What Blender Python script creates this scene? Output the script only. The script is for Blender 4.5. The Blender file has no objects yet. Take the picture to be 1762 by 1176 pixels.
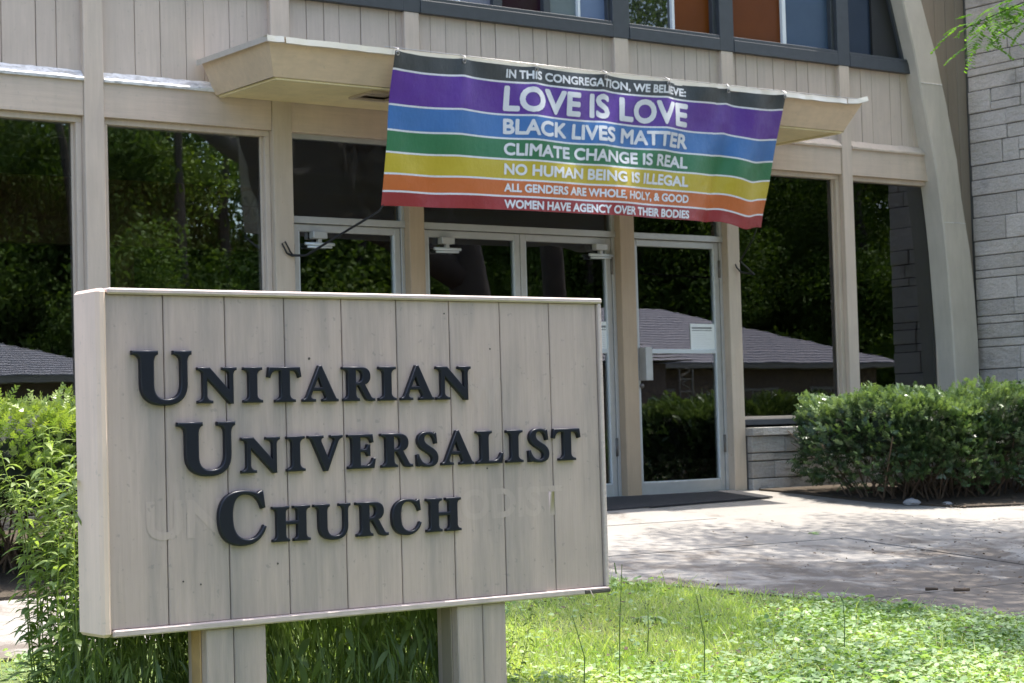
import bpy, bmesh, math, random
import numpy as np
from mathutils import Vector, Matrix
random.seed(7); rng = np.random.default_rng(7)
PI = math.pi
sc = bpy.context.scene
COL = sc.collection

# ------------------------------------------------------------------ camera, sky, sun
cam = bpy.data.cameras.new('camera'); camo = bpy.data.objects.new('camera', cam); COL.objects.link(camo)
R = [[0.8028149, 0.0041887, 0.5962136], [-0.5955724, 0.0525275, 0.8015824], [-0.0279601, -0.9986107, 0.0446646]]
right = Vector((R[0][0], R[1][0], R[2][0])); down = Vector((R[0][1], R[1][1], R[2][1])); fwd = Vector((R[0][2], R[1][2], R[2][2]))
m = Matrix.Identity(4)
for i in range(3):
    m[i][0] = right[i]; m[i][1] = -down[i]; m[i][2] = -fwd[i]
m[0][3], m[1][3], m[2][3] = -10.57347, -12.46871, 0.571795
camo.matrix_world = m
cam.lens = 69.363; cam.sensor_width = 36; cam.sensor_fit = 'HORIZONTAL'
cam.clip_start = 0.1; cam.clip_end = 900
cam.dof.use_dof = True; cam.dof.focus_distance = 7.9; cam.dof.aperture_fstop = 9.0
sc.camera = camo

sun_dir = Vector((0.31, -0.016, 1.0)).normalized()
elev = math.asin(sun_dir.z); azim = math.atan2(sun_dir.x, sun_dir.y)
world = bpy.data.worlds.new('World'); sc.world = world; world.use_nodes = True
wn = world.node_tree.nodes; wl = world.node_tree.links
for n in list(wn): wn.remove(n)
sky = wn.new('ShaderNodeTexSky'); sky.sky_type = 'NISHITA'; sky.sun_disc = False
sky.sun_elevation = elev; sky.sun_rotation = azim; sky.air_density = 1.0; sky.dust_density = 3.0; sky.ozone_density = 1.0
bg = wn.new('ShaderNodeBackground'); bg.inputs[1].default_value = 0.15
wo = wn.new('ShaderNodeOutputWorld'); wl.new(sky.outputs[0], bg.inputs[0]); wl.new(bg.outputs[0], wo.inputs[0])
sun = bpy.data.lights.new('sun', 'SUN'); sun.energy = 3.0; sun.angle = math.radians(0.53); sun.color = (1.0, 0.955, 0.88)
suno = bpy.data.objects.new('sun', sun); COL.objects.link(suno)
suno.rotation_euler = sun_dir.to_track_quat('Z', 'Y').to_euler(); suno.location = (6, -6, 20)
sc.view_settings.view_transform = 'Standard'; sc.view_settings.look = 'None'
sc.view_settings.exposure = 1.7; sc.view_settings.gamma = 1.0; sc.view_settings.use_curve_mapping = False

SL = 0.0824628          # the site falls this much per metre towards the street
def gz(x, y):
    return SL * y if y > -14.4 else SL * -14.4

# ------------------------------------------------------------------ materials
def nodes(name):
    mt = bpy.data.materials.new(name); mt.use_nodes = True
    nt = mt.node_tree
    for n in list(nt.nodes): nt.nodes.remove(n)
    out = nt.nodes.new('ShaderNodeOutputMaterial')
    return mt, nt, out
def N(nt, typ, **kw):
    n = nt.nodes.new(typ)
    for k, v in kw.items():
        if k.startswith('i_'): n.inputs[k[2:].replace('_', ' ')].default_value = v
        else: setattr(n, k, v)
    return n
def noise(nt, vec, scale, detail=4, rough=0.55, dist=0.0):
    n = N(nt, 'ShaderNodeTexNoise'); n.inputs['Scale'].default_value = scale; n.inputs['Detail'].default_value = detail
    n.inputs['Roughness'].default_value = rough; n.inputs['Distortion'].default_value = dist
    nt.links.new(vec, n.inputs['Vector']); return n.outputs['Fac']
def ramp(nt, fac, stops):
    r = N(nt, 'ShaderNodeValToRGB'); e = r.color_ramp.elements
    while len(e) < len(stops): e.new(0.5)
    for i, (p, c) in enumerate(stops):
        e[i].position = p; e[i].color = c if len(c) == 4 else (*c, 1)
    nt.links.new(fac, r.inputs[0]); return r.outputs[0]
def mixc(nt, fac, a, b, mode='MIX'):
    n = N(nt, 'ShaderNodeMix', data_type='RGBA', blend_type=mode)
    for s, v in ((0, fac), (6, a), (7, b)):
        if isinstance(v, (int, float)): n.inputs[s].default_value = v
        elif isinstance(v, tuple): n.inputs[s].default_value = (*v, 1)
        else: nt.links.new(v, n.inputs[s])
    return n.outputs[2]
def coords(nt, scale=(1, 1, 1), obj=True):
    t = N(nt, 'ShaderNodeTexCoord'); mp = N(nt, 'ShaderNodeMapping'); mp.inputs['Scale'].default_value = scale
    nt.links.new(t.outputs['Object'], mp.inputs[0]); return mp.outputs[0]
def geo(nt, scale=(1, 1, 1)):
    t = N(nt, 'ShaderNodeNewGeometry'); mp = N(nt, 'ShaderNodeMapping'); mp.inputs['Scale'].default_value = scale
    nt.links.new(t.outputs['Position'], mp.inputs[0]); return mp.outputs[0]
def bump(nt, h, strength, dist=0.01):
    b = N(nt, 'ShaderNodeBump'); b.inputs['Strength'].default_value = strength; b.inputs['Distance'].default_value = dist
    nt.links.new(h, b.inputs['Height']); return b.outputs[0]

def paint(name, col, dirt=(0.30, 0.27, 0.22), dirt_amt=0.25, rough=0.62, grain=(40, 40, 3), bstr=0.25, specks=True, streak=0.18, streaks=(9, 9, 0.7)):
    mt, nt, out = nodes(name); v = geo(nt)
    p = N(nt, 'ShaderNodeBsdfPrincipled'); p.inputs['Roughness'].default_value = rough
    a = noise(nt, v, 2.3, 5, 0.6)
    c = mixc(nt, ramp(nt, a, [(0.35, (0, 0, 0)), (0.75, (1, 1, 1))]), tuple(x * 0.93 for x in col), tuple(min(1, x * 1.06) for x in col))
    s = noise(nt, geo(nt, streaks), 1.0, 5, 0.65)
    c = mixc(nt, ramp(nt, s, [(0.44, (0, 0, 0)), (0.74, (streak, streak, streak))]), c, dirt)
    g = noise(nt, geo(nt, grain), 1.0, 4, 0.6)
    c = mixc(nt, 1.0, c, ramp(nt, g, [(0.30, (0.93, 0.93, 0.93)), (0.68, (1.03, 1.03, 1.03))]), 'MULTIPLY')
    if specks:
        sp = noise(nt, v, 38, 2, 0.5)
        c = mixc(nt, ramp(nt, sp, [(0.675, (0, 0, 0)), (0.73, (dirt_amt, dirt_amt, dirt_amt))]), c, dirt)
    oi = N(nt, 'ShaderNodeObjectInfo')
    c = mixc(nt, ramp(nt, oi.outputs['Random'], [(0, (0, 0, 0)), (1, (0.09, 0.09, 0.09))]), c, (0.24, 0.23, 0.22))
    nt.links.new(c, p.inputs['Base Color']); nt.links.new(bump(nt, g, bstr, 0.004), p.inputs['Normal'])
    nt.links.new(p.outputs[0], out.inputs[0]); return mt

def plain(name, col, rough=0.5, metal=0.0, bstr=0.0, scale=30, var=0.08, spec=0.5):
    mt, nt, out = nodes(name); p = N(nt, 'ShaderNodeBsdfPrincipled'); v = geo(nt)
    p.inputs['Roughness'].default_value = rough; p.inputs['Metallic'].default_value = metal
    p.inputs['Specular IOR Level'].default_value = spec
    n = noise(nt, v, scale * 0.2, 5)
    c = mixc(nt, n, tuple(x * (1 - var * 2) for x in col), tuple(min(1, x * (1 + var * 2)) for x in col))
    nt.links.new(c, p.inputs['Base Color'])
    if bstr: nt.links.new(bump(nt, noise(nt, v, scale, 4), bstr, 0.004), p.inputs['Normal'])
    nt.links.new(p.outputs[0], out.inputs[0]); return mt

def glass(name, tint=(0.82, 0.86, 0.84), ior=1.62, wave=0.005, wscale=2.2, dark=None, rough=0.0):
    mt, nt, out = nodes(name)
    v = geo(nt, (1, 1, 1)); b = bump(nt, noise(nt, v, wscale, 2, 0.4), wave, 0.06)
    gl = N(nt, 'ShaderNodeBsdfGlossy'); gl.inputs['Roughness'].default_value = rough; nt.links.new(b, gl.inputs['Normal'])
    gl.inputs['Color'].default_value = (0.95, 0.97, 1, 1)
    fr = N(nt, 'ShaderNodeFresnel'); fr.inputs['IOR'].default_value = ior
    mx = N(nt, 'ShaderNodeMixShader')
    if dark is None:
        tr = N(nt, 'ShaderNodeBsdfTransparent'); tr.inputs[0].default_value = (*tint, 1)
    else:
        tr = N(nt, 'ShaderNodeBsdfPrincipled'); tr.inputs['Roughness'].default_value = 0.35; tr.inputs['Specular IOR Level'].default_value = 0.08
        vn = noise(nt, geo(nt), 3.0, 4); vf = noise(nt, geo(nt), 160, 2)
        nt.links.new(mixc(nt, vn, tuple(x * 0.75 for x in dark), tuple(x * 1.3 for x in dark)), tr.inputs['Base Color'])
        nt.links.new(bump(nt, vf, 0.3, 0.004), tr.inputs['Normal'])
    nt.links.new(fr.outputs[0], mx.inputs[0]); nt.links.new(tr.outputs[0], mx.inputs[1]); nt.links.new(gl.outputs[0], mx.inputs[2])
    nt.links.new(mx.outputs[0], out.inputs[0]); return mt

def leafmat(name, cols, rough=0.45, trans=0.3, scale=1.5, spec=0.4):
    mt, nt, out = nodes(name)
    p = N(nt, 'ShaderNodeBsdfPrincipled'); p.inputs['Roughness'].default_value = rough; p.inputs['Specular IOR Level'].default_value = spec
    t = N(nt, 'ShaderNodeBsdfTranslucent')
    n1 = noise(nt, geo(nt), scale, 3, 0.6)
    at = N(nt, 'ShaderNodeAttribute', attribute_name='tone')
    ad = N(nt, 'ShaderNodeMath', operation='MULTIPLY_ADD'); ad.inputs[1].default_value = 0.62; nt.links.new(at.outputs['Fac'], ad.inputs[0])
    ms = N(nt, 'ShaderNodeMath', operation='MULTIPLY'); ms.inputs[1].default_value = 0.40; nt.links.new(n1, ms.inputs[0]); nt.links.new(ms.outputs[0], ad.inputs[2])
    k = len(cols); c = ramp(nt, ad.outputs[0], [(0.1 + 0.8 * i / max(1, k - 1), cc) for i, cc in enumerate(cols)])
    nt.links.new(c, p.inputs['Base Color'])
    tc = mixc(nt, 1.0, c, (1.35, 1.5, 0.55), 'MULTIPLY'); nt.links.new(tc, t.inputs['Color'])
    mx = N(nt, 'ShaderNodeMixShader'); mx.inputs[0].default_value = trans
    nt.links.new(p.outputs[0], mx.inputs[1]); nt.links.new(t.outputs[0], mx.inputs[2]); nt.links.new(mx.outputs[0], out.inputs[0]); return mt

def stone_mat(name, col, warm=(0.42, 0.36, 0.27), dark=(0.10, 0.10, 0.11), stain=0.35):
    mt, nt, out = nodes(name); p = N(nt, 'ShaderNodeBsdfPrincipled'); p.inputs['Roughness'].default_value = 0.85
    v = geo(nt); oi = N(nt, 'ShaderNodeObjectInfo')
    c = mixc(nt, oi.outputs['Random'], tuple(x * 0.82 for x in col), tuple(x * 1.13 for x in col))
    c = mixc(nt, ramp(nt, noise(nt, v, 1.7, 4), [(0.45, (0, 0, 0)), (0.8, (0.55, 0.55, 0.55))]), c, warm)
    c = mixc(nt, ramp(nt, noise(nt, v, 2.6, 5, 0.6), [(0.60, (0, 0, 0)), (0.74, (stain,) * 3)]), c, dark)
    c = mixc(nt, ramp(nt, noise(nt, geo(nt, (5, 5, 16)), 1.5, 6, 0.7, 0.8), [(0.60, (0, 0, 0)), (0.8, (0.4, 0.4, 0.4))]), c, (0.62, 0.61, 0.60))
    f = noise(nt, v, 55, 5, 0.7)
    c = mixc(nt, 0.5, c, ramp(nt, f, [(0.25, (0.45, 0.45, 0.46)), (0.72, (1.12, 1.12, 1.12))]), 'MULTIPLY')
    nt.links.new(c, p.inputs['Base Color'])
    h = N(nt, 'ShaderNodeMath', operation='MULTIPLY_ADD'); h.inputs[1].default_value = 0.35
    nt.links.new(f, h.inputs[0]); nt.links.new(noise(nt, geo(nt, (9, 9, 22)), 1.0, 5, 0.65), h.inputs[2])
    nt.links.new(bump(nt, h.outputs[0], 1.0, 0.035), p.inputs['Normal']); nt.links.new(p.outputs[0], out.inputs[0]); return mt

M = {}
TAN = (0.60, 0.49, 0.40)
M['siding'] = paint('siding_paint', (0.57, 0.465, 0.39), bstr=0.35)
M['trim'] = paint('trim_paint', TAN, bstr=0.3)
M['header'] = paint('header_paint', (0.60, 0.48, 0.385), grain=(3, 40, 60), bstr=0.35)
M['brown'] = paint('brown_shaded_siding_paint', (0.25, 0.20, 0.155), bstr=0.3)  # siding darkened for the shade beside the rib; a brown post side shares it
M['post'] = paint('post_paint', (0.44, 0.325, 0.21), dirt=(0.25, 0.12, 0.05), bstr=0.3)
M['postpale'] = paint('pale_post_paint', (0.53, 0.44, 0.34), dirt=(0.25, 0.12, 0.05), bstr=0.3)
M['canopy'] = paint('canopy_paint', (0.68, 0.53, 0.38), bstr=0.15, grain=(8, 30, 30))
M['soffit'] = paint('soffit_paint', (0.80, 0.68, 0.40), bstr=0.15, grain=(8, 8, 8))
M['arch'] = paint('arch_paint', (0.53, 0.47, 0.40), bstr=0.25, grain=(20, 20, 4))
M['ledge'] = paint('weathered_white_paint', (0.74, 0.73, 0.72), dirt=(0.16, 0.14, 0.12), dirt_amt=0.9, streak=0.8, streaks=(14, 30, 30), bstr=0.8, grain=(6, 60, 60))
M['sign'] = paint('sign_paint', (0.452, 0.347, 0.303), dirt=(0.15, 0.145, 0.145), bstr=0.6, grain=(60, 60, 2.5), streak=0.62, dirt_amt=0.35, streaks=(7, 7, 0.9))
M['signtrim'] = paint('sign_trim_paint', (0.48, 0.39, 0.36), dirt=(0.16, 0.15, 0.14), bstr=0.5, grain=(6, 60, 60), streak=0.4)
M['signend_lit'] = paint('sign_end_lit_paint', (0.72, 0.54, 0.44), dirt=(0.30, 0.26, 0.22), bstr=0.3, streak=0.25)  # end board coloured lighter to carry the open skylight from the left
M['ghost'] = paint('ghost_letter_paint', (0.468, 0.362, 0.318), dirt=(0.15, 0.145, 0.145), bstr=0.6, grain=(60, 60, 2.5), streak=0.50, dirt_amt=0.35, streaks=(7, 7, 0.9))
M['rawwood'] = plain('bare_wood', (0.42, 0.27, 0.13), 0.75, bstr=0.4, scale=50, var=0.2)
M['rot'] = plain('rotten_wood', (0.07, 0.06, 0.055), 0.9, bstr=0.8, scale=60, var=0.3)
M['letter'] = plain('black_letter_gloss', (0.010, 0.012, 0.019), 0.32, spec=0.28, bstr=0.0, var=0.0)
M['darkframe'] = plain('charcoal_frame_paint', (0.048, 0.053, 0.062), 0.5, bstr=0.12, scale=60, var=0.12)
M['alu'] = plain('aluminium', (0.46, 0.455, 0.435), 0.45, 0.3, bstr=0.08, scale=70, var=0.06)
M['alu_bright'] = plain('bright_aluminium', (0.62, 0.66, 0.68), 0.4, 0.3, var=0.04)
M['alu_grey'] = plain('grey_aluminium', (0.20, 0.215, 0.22), 0.45, 0.4, var=0.06)
M['flash'] = plain('metal_flashing', (0.60, 0.56, 0.50), 0.38, 0.45, bstr=0.3, scale=12, var=0.12)
M['seal'] = plain('black_gasket', (0.015, 0.015, 0.016), 0.6)
M['rope'] = plain('black_cord', (0.012, 0.012, 0.013), 0.7)
M['steel'] = plain('steel_hook', (0.40, 0.39, 0.38), 0.35, 0.9)
M['hinge'] = plain('worn_hinge', (0.16, 0.15, 0.14), 0.5, 0.6, var=0.2)
M['glass'] = glass('window_glass', ior=2.0)
M['doorglass'] = glass('door_glass', ior=2.25, wave=0.003)
M['g_blue'] = glass('slate_blue_glass', dark=(0.055, 0.085, 0.14), ior=1.2, rough=0.25)
M['g_lblue'] = glass('pale_blue_glass', dark=(0.15, 0.20, 0.33), ior=1.5, rough=0.2)
M['g_lav'] = glass('lavender_grey_glass', dark=(0.20, 0.20, 0.25), ior=1.5, rough=0.2)
M['g_green'] = glass('grey_green_glass', dark=(0.15, 0.18, 0.19), ior=1.5, rough=0.2)
M['g_mar'] = glass('dark_maroon_glass', dark=(0.022, 0.004, 0.012), ior=1.5, rough=0.1)
M['g_oran'] = glass('burnt_orange_glass', dark=(0.13, 0.036, 0.006), ior=1.12, rough=0.25)
M['g_clear'] = glass('dark_clear_glass', dark=(0.006, 0.006, 0.007), ior=2.2)
M['g_navy'] = glass('navy_glass', dark=(0.022, 0.032, 0.055), ior=1.2, rough=0.25)
M['white'] = plain('white_strip', (0.72, 0.75, 0.78), 0.5, var=0.03)
M['paper'] = plain('paper', (0.78, 0.80, 0.78), 0.7, var=0.03)
M['paperink'] = plain('paper_ink', (0.22, 0.23, 0.23), 0.8)
M['paperpale'] = plain('paper_pale_ink', (0.55, 0.56, 0.55), 0.8)
M['mat'] = plain('door_mat_rubber', (0.022, 0.022, 0.026), 0.9, bstr=1.0, scale=220, var=0.25)
M['stone'] = stone_mat('limestone', (0.70, 0.625, 0.58))
M['lowstone'] = stone_mat('pale_limestone', (0.43, 0.42, 0.40), warm=(0.45, 0.34, 0.20), stain=0.15)
M['mortar'] = plain('mortar', (0.12, 0.115, 0.11), 0.95, bstr=0.4, scale=80)
M['ceil'] = plain('ceiling_tile', (0.42, 0.44, 0.43), 0.8)
M['beam'] = plain('interior_wood', (0.17, 0.065, 0.025), 0.6, bstr=0.2)
M['dark'] = plain('interior_dark', (0.05, 0.042, 0.036), 0.8)
M['ifloor'] = plain('interior_floor', (0.06, 0.045, 0.035), 0.5)
M['gray'] = plain('grey_symbol', (0.30, 0.31, 0.29), 0.7)
M['symbol'] = plain('dark_symbol', (0.04, 0.045, 0.04), 0.7)
M['bark'] = plain('bark', (0.075, 0.06, 0.048), 0.95, bstr=1.0, scale=18, var=0.3)
M['twig'] = plain('twig_bark', (0.11, 0.075, 0.05), 0.9, bstr=0.3, scale=40, var=0.2)
M['shadowcore'] = leafmat('shade_core_foliage', [(0.012, 0.02, 0.008), (0.03, 0.035, 0.015)], 0.8, 0.05)  # near-black green that stands for the shade inside the hedges
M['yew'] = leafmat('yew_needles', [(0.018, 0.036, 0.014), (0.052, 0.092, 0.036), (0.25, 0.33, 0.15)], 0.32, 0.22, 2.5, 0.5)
M['yewbright'] = leafmat('sunlit_yew_needles', [(0.05, 0.09, 0.02), (0.14, 0.21, 0.04), (0.30, 0.36, 0.09)], 0.4, 0.3, 2.5, 0.5)  # lighter copy of the yew, sunlight put into its colour; one weed shares it
M['weed'] = leafmat('willowy_leaf', [(0.06, 0.10, 0.03), (0.16, 0.22, 0.065), (0.34, 0.40, 0.15)], 0.36, 0.4, 3.0)
M['stem'] = leafmat('green_stem', [(0.07, 0.12, 0.03), (0.14, 0.19, 0.06)], 0.5, 0.15)
M['grass'] = leafmat('grass_blade', [(0.14, 0.21, 0.055), (0.33, 0.42, 0.12), (0.50, 0.55, 0.22), (0.58, 0.54, 0.32)], 0.5, 0.4, 2.0)
M['clover'] = leafmat('ground_cover_leaf', [(0.09, 0.16, 0.06), (0.25, 0.36, 0.16), (0.46, 0.54, 0.30)], 0.5, 0.35, 2.0, 0.4)
M['treeleaf'] = leafmat('tree_leaf', [(0.03, 0.06, 0.012), (0.08, 0.13, 0.025), (0.20, 0.25, 0.05)], 0.6, 0.3, 0.6, 0.15)
M['locust'] = leafmat('locust_leaf', [(0.06, 0.14, 0.02), (0.12, 0.24, 0.035), (0.2, 0.34, 0.06)], 0.45, 0.5, 2.0)
M['litter'] = plain('dry_leaf_litter', (0.09, 0.06, 0.038), 0.9, var=0.4)
M['rock'] = plain('grey_rock', (0.28, 0.28, 0.29), 0.85, bstr=0.6, scale=25, var=0.2)
M['shingle'] = plain('roof_shingle', (0.27, 0.26, 0.285), 0.9, bstr=0.6, scale=60, var=0.18)
M['housewall'] = plain('brick_wall', (0.14, 0.10, 0.075), 0.9, bstr=0.5, scale=40, var=0.2)
M['fascia'] = plain('weathered_fascia', (0.22, 0.20, 0.17), 0.6)
M['plywood'] = plain('cable_black', (0.02, 0.02, 0.02), 0.7)

# concrete: pale, with dirt and grit towards its right-hand side
def concrete():
    mt, nt, out = nodes('concrete'); p = N(nt, 'ShaderNodeBsdfPrincipled'); p.inputs['Roughness'].default_value = 0.88
    v = geo(nt); oi = N(nt, 'ShaderNodeObjectInfo')
    c = mixc(nt, noise(nt, v, 1.3, 5, 0.6), (0.225, 0.205, 0.182), (0.33, 0.305, 0.275))
    c = mixc(nt, ramp(nt, oi.outputs['Random'], [(0, (0, 0, 0)), (1, (0.25,) * 3)]), c, (0.33, 0.31, 0.29))
    c = mixc(nt, 0.55, c, ramp(nt, noise(nt, v, 90, 4, 0.7), [(0.3, (0.72,) * 3), (0.7, (1.1,) * 3)]), 'MULTIPLY')
    sp = N(nt, 'ShaderNodeSeparateXYZ'); nt.links.new(v, sp.inputs[0])
    # soil washed over the slabs beside the lawn, densest towards the street end
    mr = N(nt, 'ShaderNodeMapRange'); mr.inputs['From Min'].default_value = -2.6; mr.inputs['From Max'].default_value = -5.4
    nt.links.new(sp.outputs['Y'], mr.inputs['Value'])
    d = N(nt, 'ShaderNodeMath', operation='MULTIPLY_ADD'); d.inputs[1].default_value = 0.34
    nt.links.new(mr.outputs[0], d.inputs[0]); nt.links.new(noise(nt, geo(nt, (1, 1, 1)), 2.2, 8, 0.68, 0.6), d.inputs[2])
    c = mixc(nt, ramp(nt, d.outputs[0], [(0.57, (0, 0, 0)), (0.72, (0.85,) * 3)]), c, (0.10, 0.078, 0.06))
    s2 = noise(nt, v, 5.5, 6, 0.7)
    c = mixc(nt, ramp(nt, s2, [(0.60, (0, 0, 0)), (0.72, (0.5,) * 3)]), c, (0.17, 0.145, 0.12))
    nt.links.new(c, p.inputs['Base Color'])
    nt.links.new(bump(nt, noise(nt, v, 70, 5, 0.7), 0.5, 0.006), p.inputs['Normal']); nt.links.new(p.outputs[0], out.inputs[0]); return mt
M['concrete'] = concrete()
def soil(name, a, b):
    mt, nt, out = nodes(name); p = N(nt, 'ShaderNodeBsdfPrincipled'); p.inputs['Roughness'].default_value = 0.95
    v = geo(nt); nt.links.new(mixc(nt, noise(nt, v, 14, 6, 0.7), a, b), p.inputs['Base Color'])
    nt.links.new(bump(nt, noise(nt, v, 30, 6, 0.7), 1.0, 0.02), p.inputs['Normal']); nt.links.new(p.outputs[0], out.inputs[0]); return mt
M['soil'] = soil('soil', (0.035, 0.026, 0.018), (0.10, 0.075, 0.05))
M['turf'] = soil('turf', (0.07, 0.10, 0.03), (0.17, 0.22, 0.07))
M['asphalt'] = soil('asphalt', (0.045, 0.045, 0.047), (0.07, 0.07, 0.072))

# ------------------------------------------------------------------ object helpers
def link(name, me, mat, parent=None, loc=None):
    o = bpy.data.objects.new(name, me); COL.objects.link(o)
    if mat is not None:
        for k in (mat if isinstance(mat, (list, tuple)) else [mat]):
            me.materials.append(k)
    if parent: o.parent = parent
    if loc: o.location = loc
    return o
def empty(name, loc=(0, 0, 0)):
    o = bpy.data.objects.new(name, None); o.empty_display_size = 0.2; o.location = loc; COL.objects.link(o); return o
def tag(o, label, cat, group=None, kind=None):
    o['label'] = label; o['category'] = cat
    if group: o['group'] = group
    if kind: o['kind'] = kind
    return o
def struct(o):
    o['kind'] = 'structure'; return o

def bm_box(bm, x0, x1, y0, y1, z0, z1, bev=0.0):
    vs = [bm.verts.new((x, y, z)) for x in (x0, x1) for y in (y0, y1) for z in (z0, z1)]
    q = [(0, 1, 3, 2), (4, 6, 7, 5), (0, 4, 5, 1), (2, 3, 7, 6), (0, 2, 6, 4), (1, 5, 7, 3)]
    fs = [bm.faces.new([vs[i] for i in f]) for f in q]
    if bev > 0:
        es = set(e for f in fs for e in f.edges)
        bmesh.ops.bevel(bm, geom=list(es), offset=bev, segments=1, affect='EDGES')
    return vs
def bm_prism(bm, poly, axis, a, b, bev=0.0):
    """polygon in the two other axes, extruded from a to b along axis (0 x, 1 y, 2 z)"""
    def pt(p, t):
        l = list(p); l.insert(axis, t); return l
    lo = [bm.verts.new(pt(p, a)) for p in poly]; hi = [bm.verts.new(pt(p, b)) for p in poly]
    n = len(poly); fs = [bm.faces.new(lo), bm.faces.new(hi[::-1])]
    for i in range(n):
        fs.append(bm.faces.new((lo[i], hi[i], hi[(i + 1) % n], lo[(i + 1) % n])))
    bmesh.ops.recalc_face_normals(bm, faces=fs)
    if bev > 0:
        bmesh.ops.bevel(bm, geom=list(set(e for f in fs for e in f.edges)), offset=bev, segments=1, affect='EDGES')
def fin(name, bm, mat, parent=None, smooth=False):
    bmesh.ops.recalc_face_normals(bm, faces=bm.faces[:])
    me = bpy.data.meshes.new(name); bm.to_mesh(me); bm.free()
    if smooth:
        for p in me.polygons: p.use_smooth = True
    return link(name, me, mat, parent)
def box(name, b, mat, parent=None, bev=0.0):
    bm = bmesh.new(); bm_box(bm, *b, bev=bev); return fin(name, bm, mat, parent)
def boxes(name, bs, mat, parent=None, bev=0.0):
    bm = bmesh.new()
    for b in bs: bm_box(bm, *b, bev=bev)
    return fin(name, bm, mat, parent)
def bm_tube(bm, pts, rad, seg=8, cap=True):
    pts = [Vector(p) for p in pts]; n = len(pts)
    rr = rad if isinstance(rad, (list, tuple)) else [rad] * n
    rings = []; up = Vector((0, 0, 1))
    for i, p in enumerate(pts):
        d = (pts[min(i + 1, n - 1)] - pts[max(i - 1, 0)]).normalized()
        ref = up if abs(d.dot(up)) < 0.92 else Vector((1, 0, 0))
        a = d.cross(ref).normalized(); b = d.cross(a)
        rings.append([bm.verts.new(p + (a * math.cos(2 * PI * k / seg) + b * math.sin(2 * PI * k / seg)) * rr[i]) for k in range(seg)])
    for i in range(n - 1):
        for k in range(seg):
            bm.faces.new((rings[i][k], rings[i][(k + 1) % seg], rings[i + 1][(k + 1) % seg], rings[i + 1][k]))
    if cap and seg > 2:
        bm.faces.new(rings[0][::-1]); bm.faces.new(rings[-1])
def tube(name, pts, rad, mat, parent=None, seg=8, smooth=True):
    bm = bmesh.new(); bm_tube(bm, pts, rad, seg); return fin(name, bm, mat, parent, smooth)

def np_mesh(name, V, F, tone=None, smooth=False):
    """V (n,3); F (m,k) faces of k corners"""
    me = bpy.data.meshes.new(name); V = np.ascontiguousarray(V, dtype=np.float32); F = np.ascontiguousarray(F, dtype=np.int32)
    me.vertices.add(len(V)); me.vertices.foreach_set('co', V.ravel())
    k = F.shape[1]; me.loops.add(F.size); me.loops.foreach_set('vertex_index', F.ravel())
    me.polygons.add(len(F)); me.polygons.foreach_set('loop_start', np.arange(0, F.size, k, dtype=np.int32))
    me.update(calc_edges=True)
    if tone is not None:
        a = me.attributes.new('tone', 'FLOAT', 'POINT'); a.data.foreach_set('value', np.ascontiguousarray(tone, dtype=np.float32))
    if smooth: me.polygons.foreach_set('use_smooth', np.ones(len(F), dtype=bool))
    me.validate(); return me
def unit(a): return a / np.maximum(1e-9, np.linalg.norm(a, axis=-1, keepdims=True))
def leaves(P, D, U, L, W, prof=((0, 0.1, 0), (0.45, 1, 0), (1, 0.05, 0)), droop=0.0, fold=0.15, tone=None):
    """leaf strips: P base, D direction, U rough normal, L length, W half-width (arrays)"""
    D = unit(D); S = unit(np.cross(D, U)); Nn = np.cross(S, D); n = len(P); k = len(prof)
    L = np.broadcast_to(L, (n,))[:, None]; W = np.broadcast_to(W, (n,))[:, None]
    V = np.zeros((n, 2 * k, 3))
    for i, (t, w, _) in enumerate(prof):
        c = P + D * L * t - Nn * 0 ; c = c + np.array([0, 0, -1.0]) * (L * droop * t * t)
        V[:, 2 * i] = c - S * W * w + Nn * W * fold * w; V[:, 2 * i + 1] = c + S * W * w + Nn * W * fold * w
    base = (np.arange(n) * 2 * k)[:, None]
    F = np.concatenate([base + np.array([[2 * i, 2 * i + 1, 2 * i + 3, 2 * i + 2]]) for i in range(k - 1)])
    if tone is None: tone = rng.random(n)
    return V.reshape(-1, 3), F, np.repeat(tone, 2 * k)
def merge(parts):
    Vs, Fs, Ts = [], [], []; o = 0
    for V, F, T in parts:
        Vs.append(V); Fs.append(F + o); Ts.append(T); o += len(V)
    return np.concatenate(Vs), np.concatenate(Fs), np.concatenate(Ts)
def rand_unit(n):
    return unit(rng.normal(size=(n, 3)))

# ------------------------------------------------------------------ GROUND
def g_arr(y): return np.where(y > -14.4, SL * y, SL * -14.4)
def ground_sheet():
    xs = np.concatenate([[-400, -150, -60], np.linspace(-30, 30, 61), [60, 150, 400]])
    ys = np.concatenate([[-400, -150, -60, -40, -25, -16], np.linspace(-14.4, 8, 46), [30, 100, 400]])
    X, Y = np.meshgrid(xs, ys, indexing='ij'); Z = np.where(Y > 0, 0.0, g_arr(Y)) - 0.10
    V = np.stack([X, Y, Z], -1).reshape(-1, 3); nx, ny = len(xs), len(ys)
    i, j = np.meshgrid(np.arange(nx - 1), np.arange(ny - 1), indexing='ij'); a = (i * ny + j).ravel()
    F = np.stack([a, a + ny, a + ny + 1, a + 1], 1)
    return struct(link('ground', np_mesh('ground', V, F), M['soil']))
ground_sheet()

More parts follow.
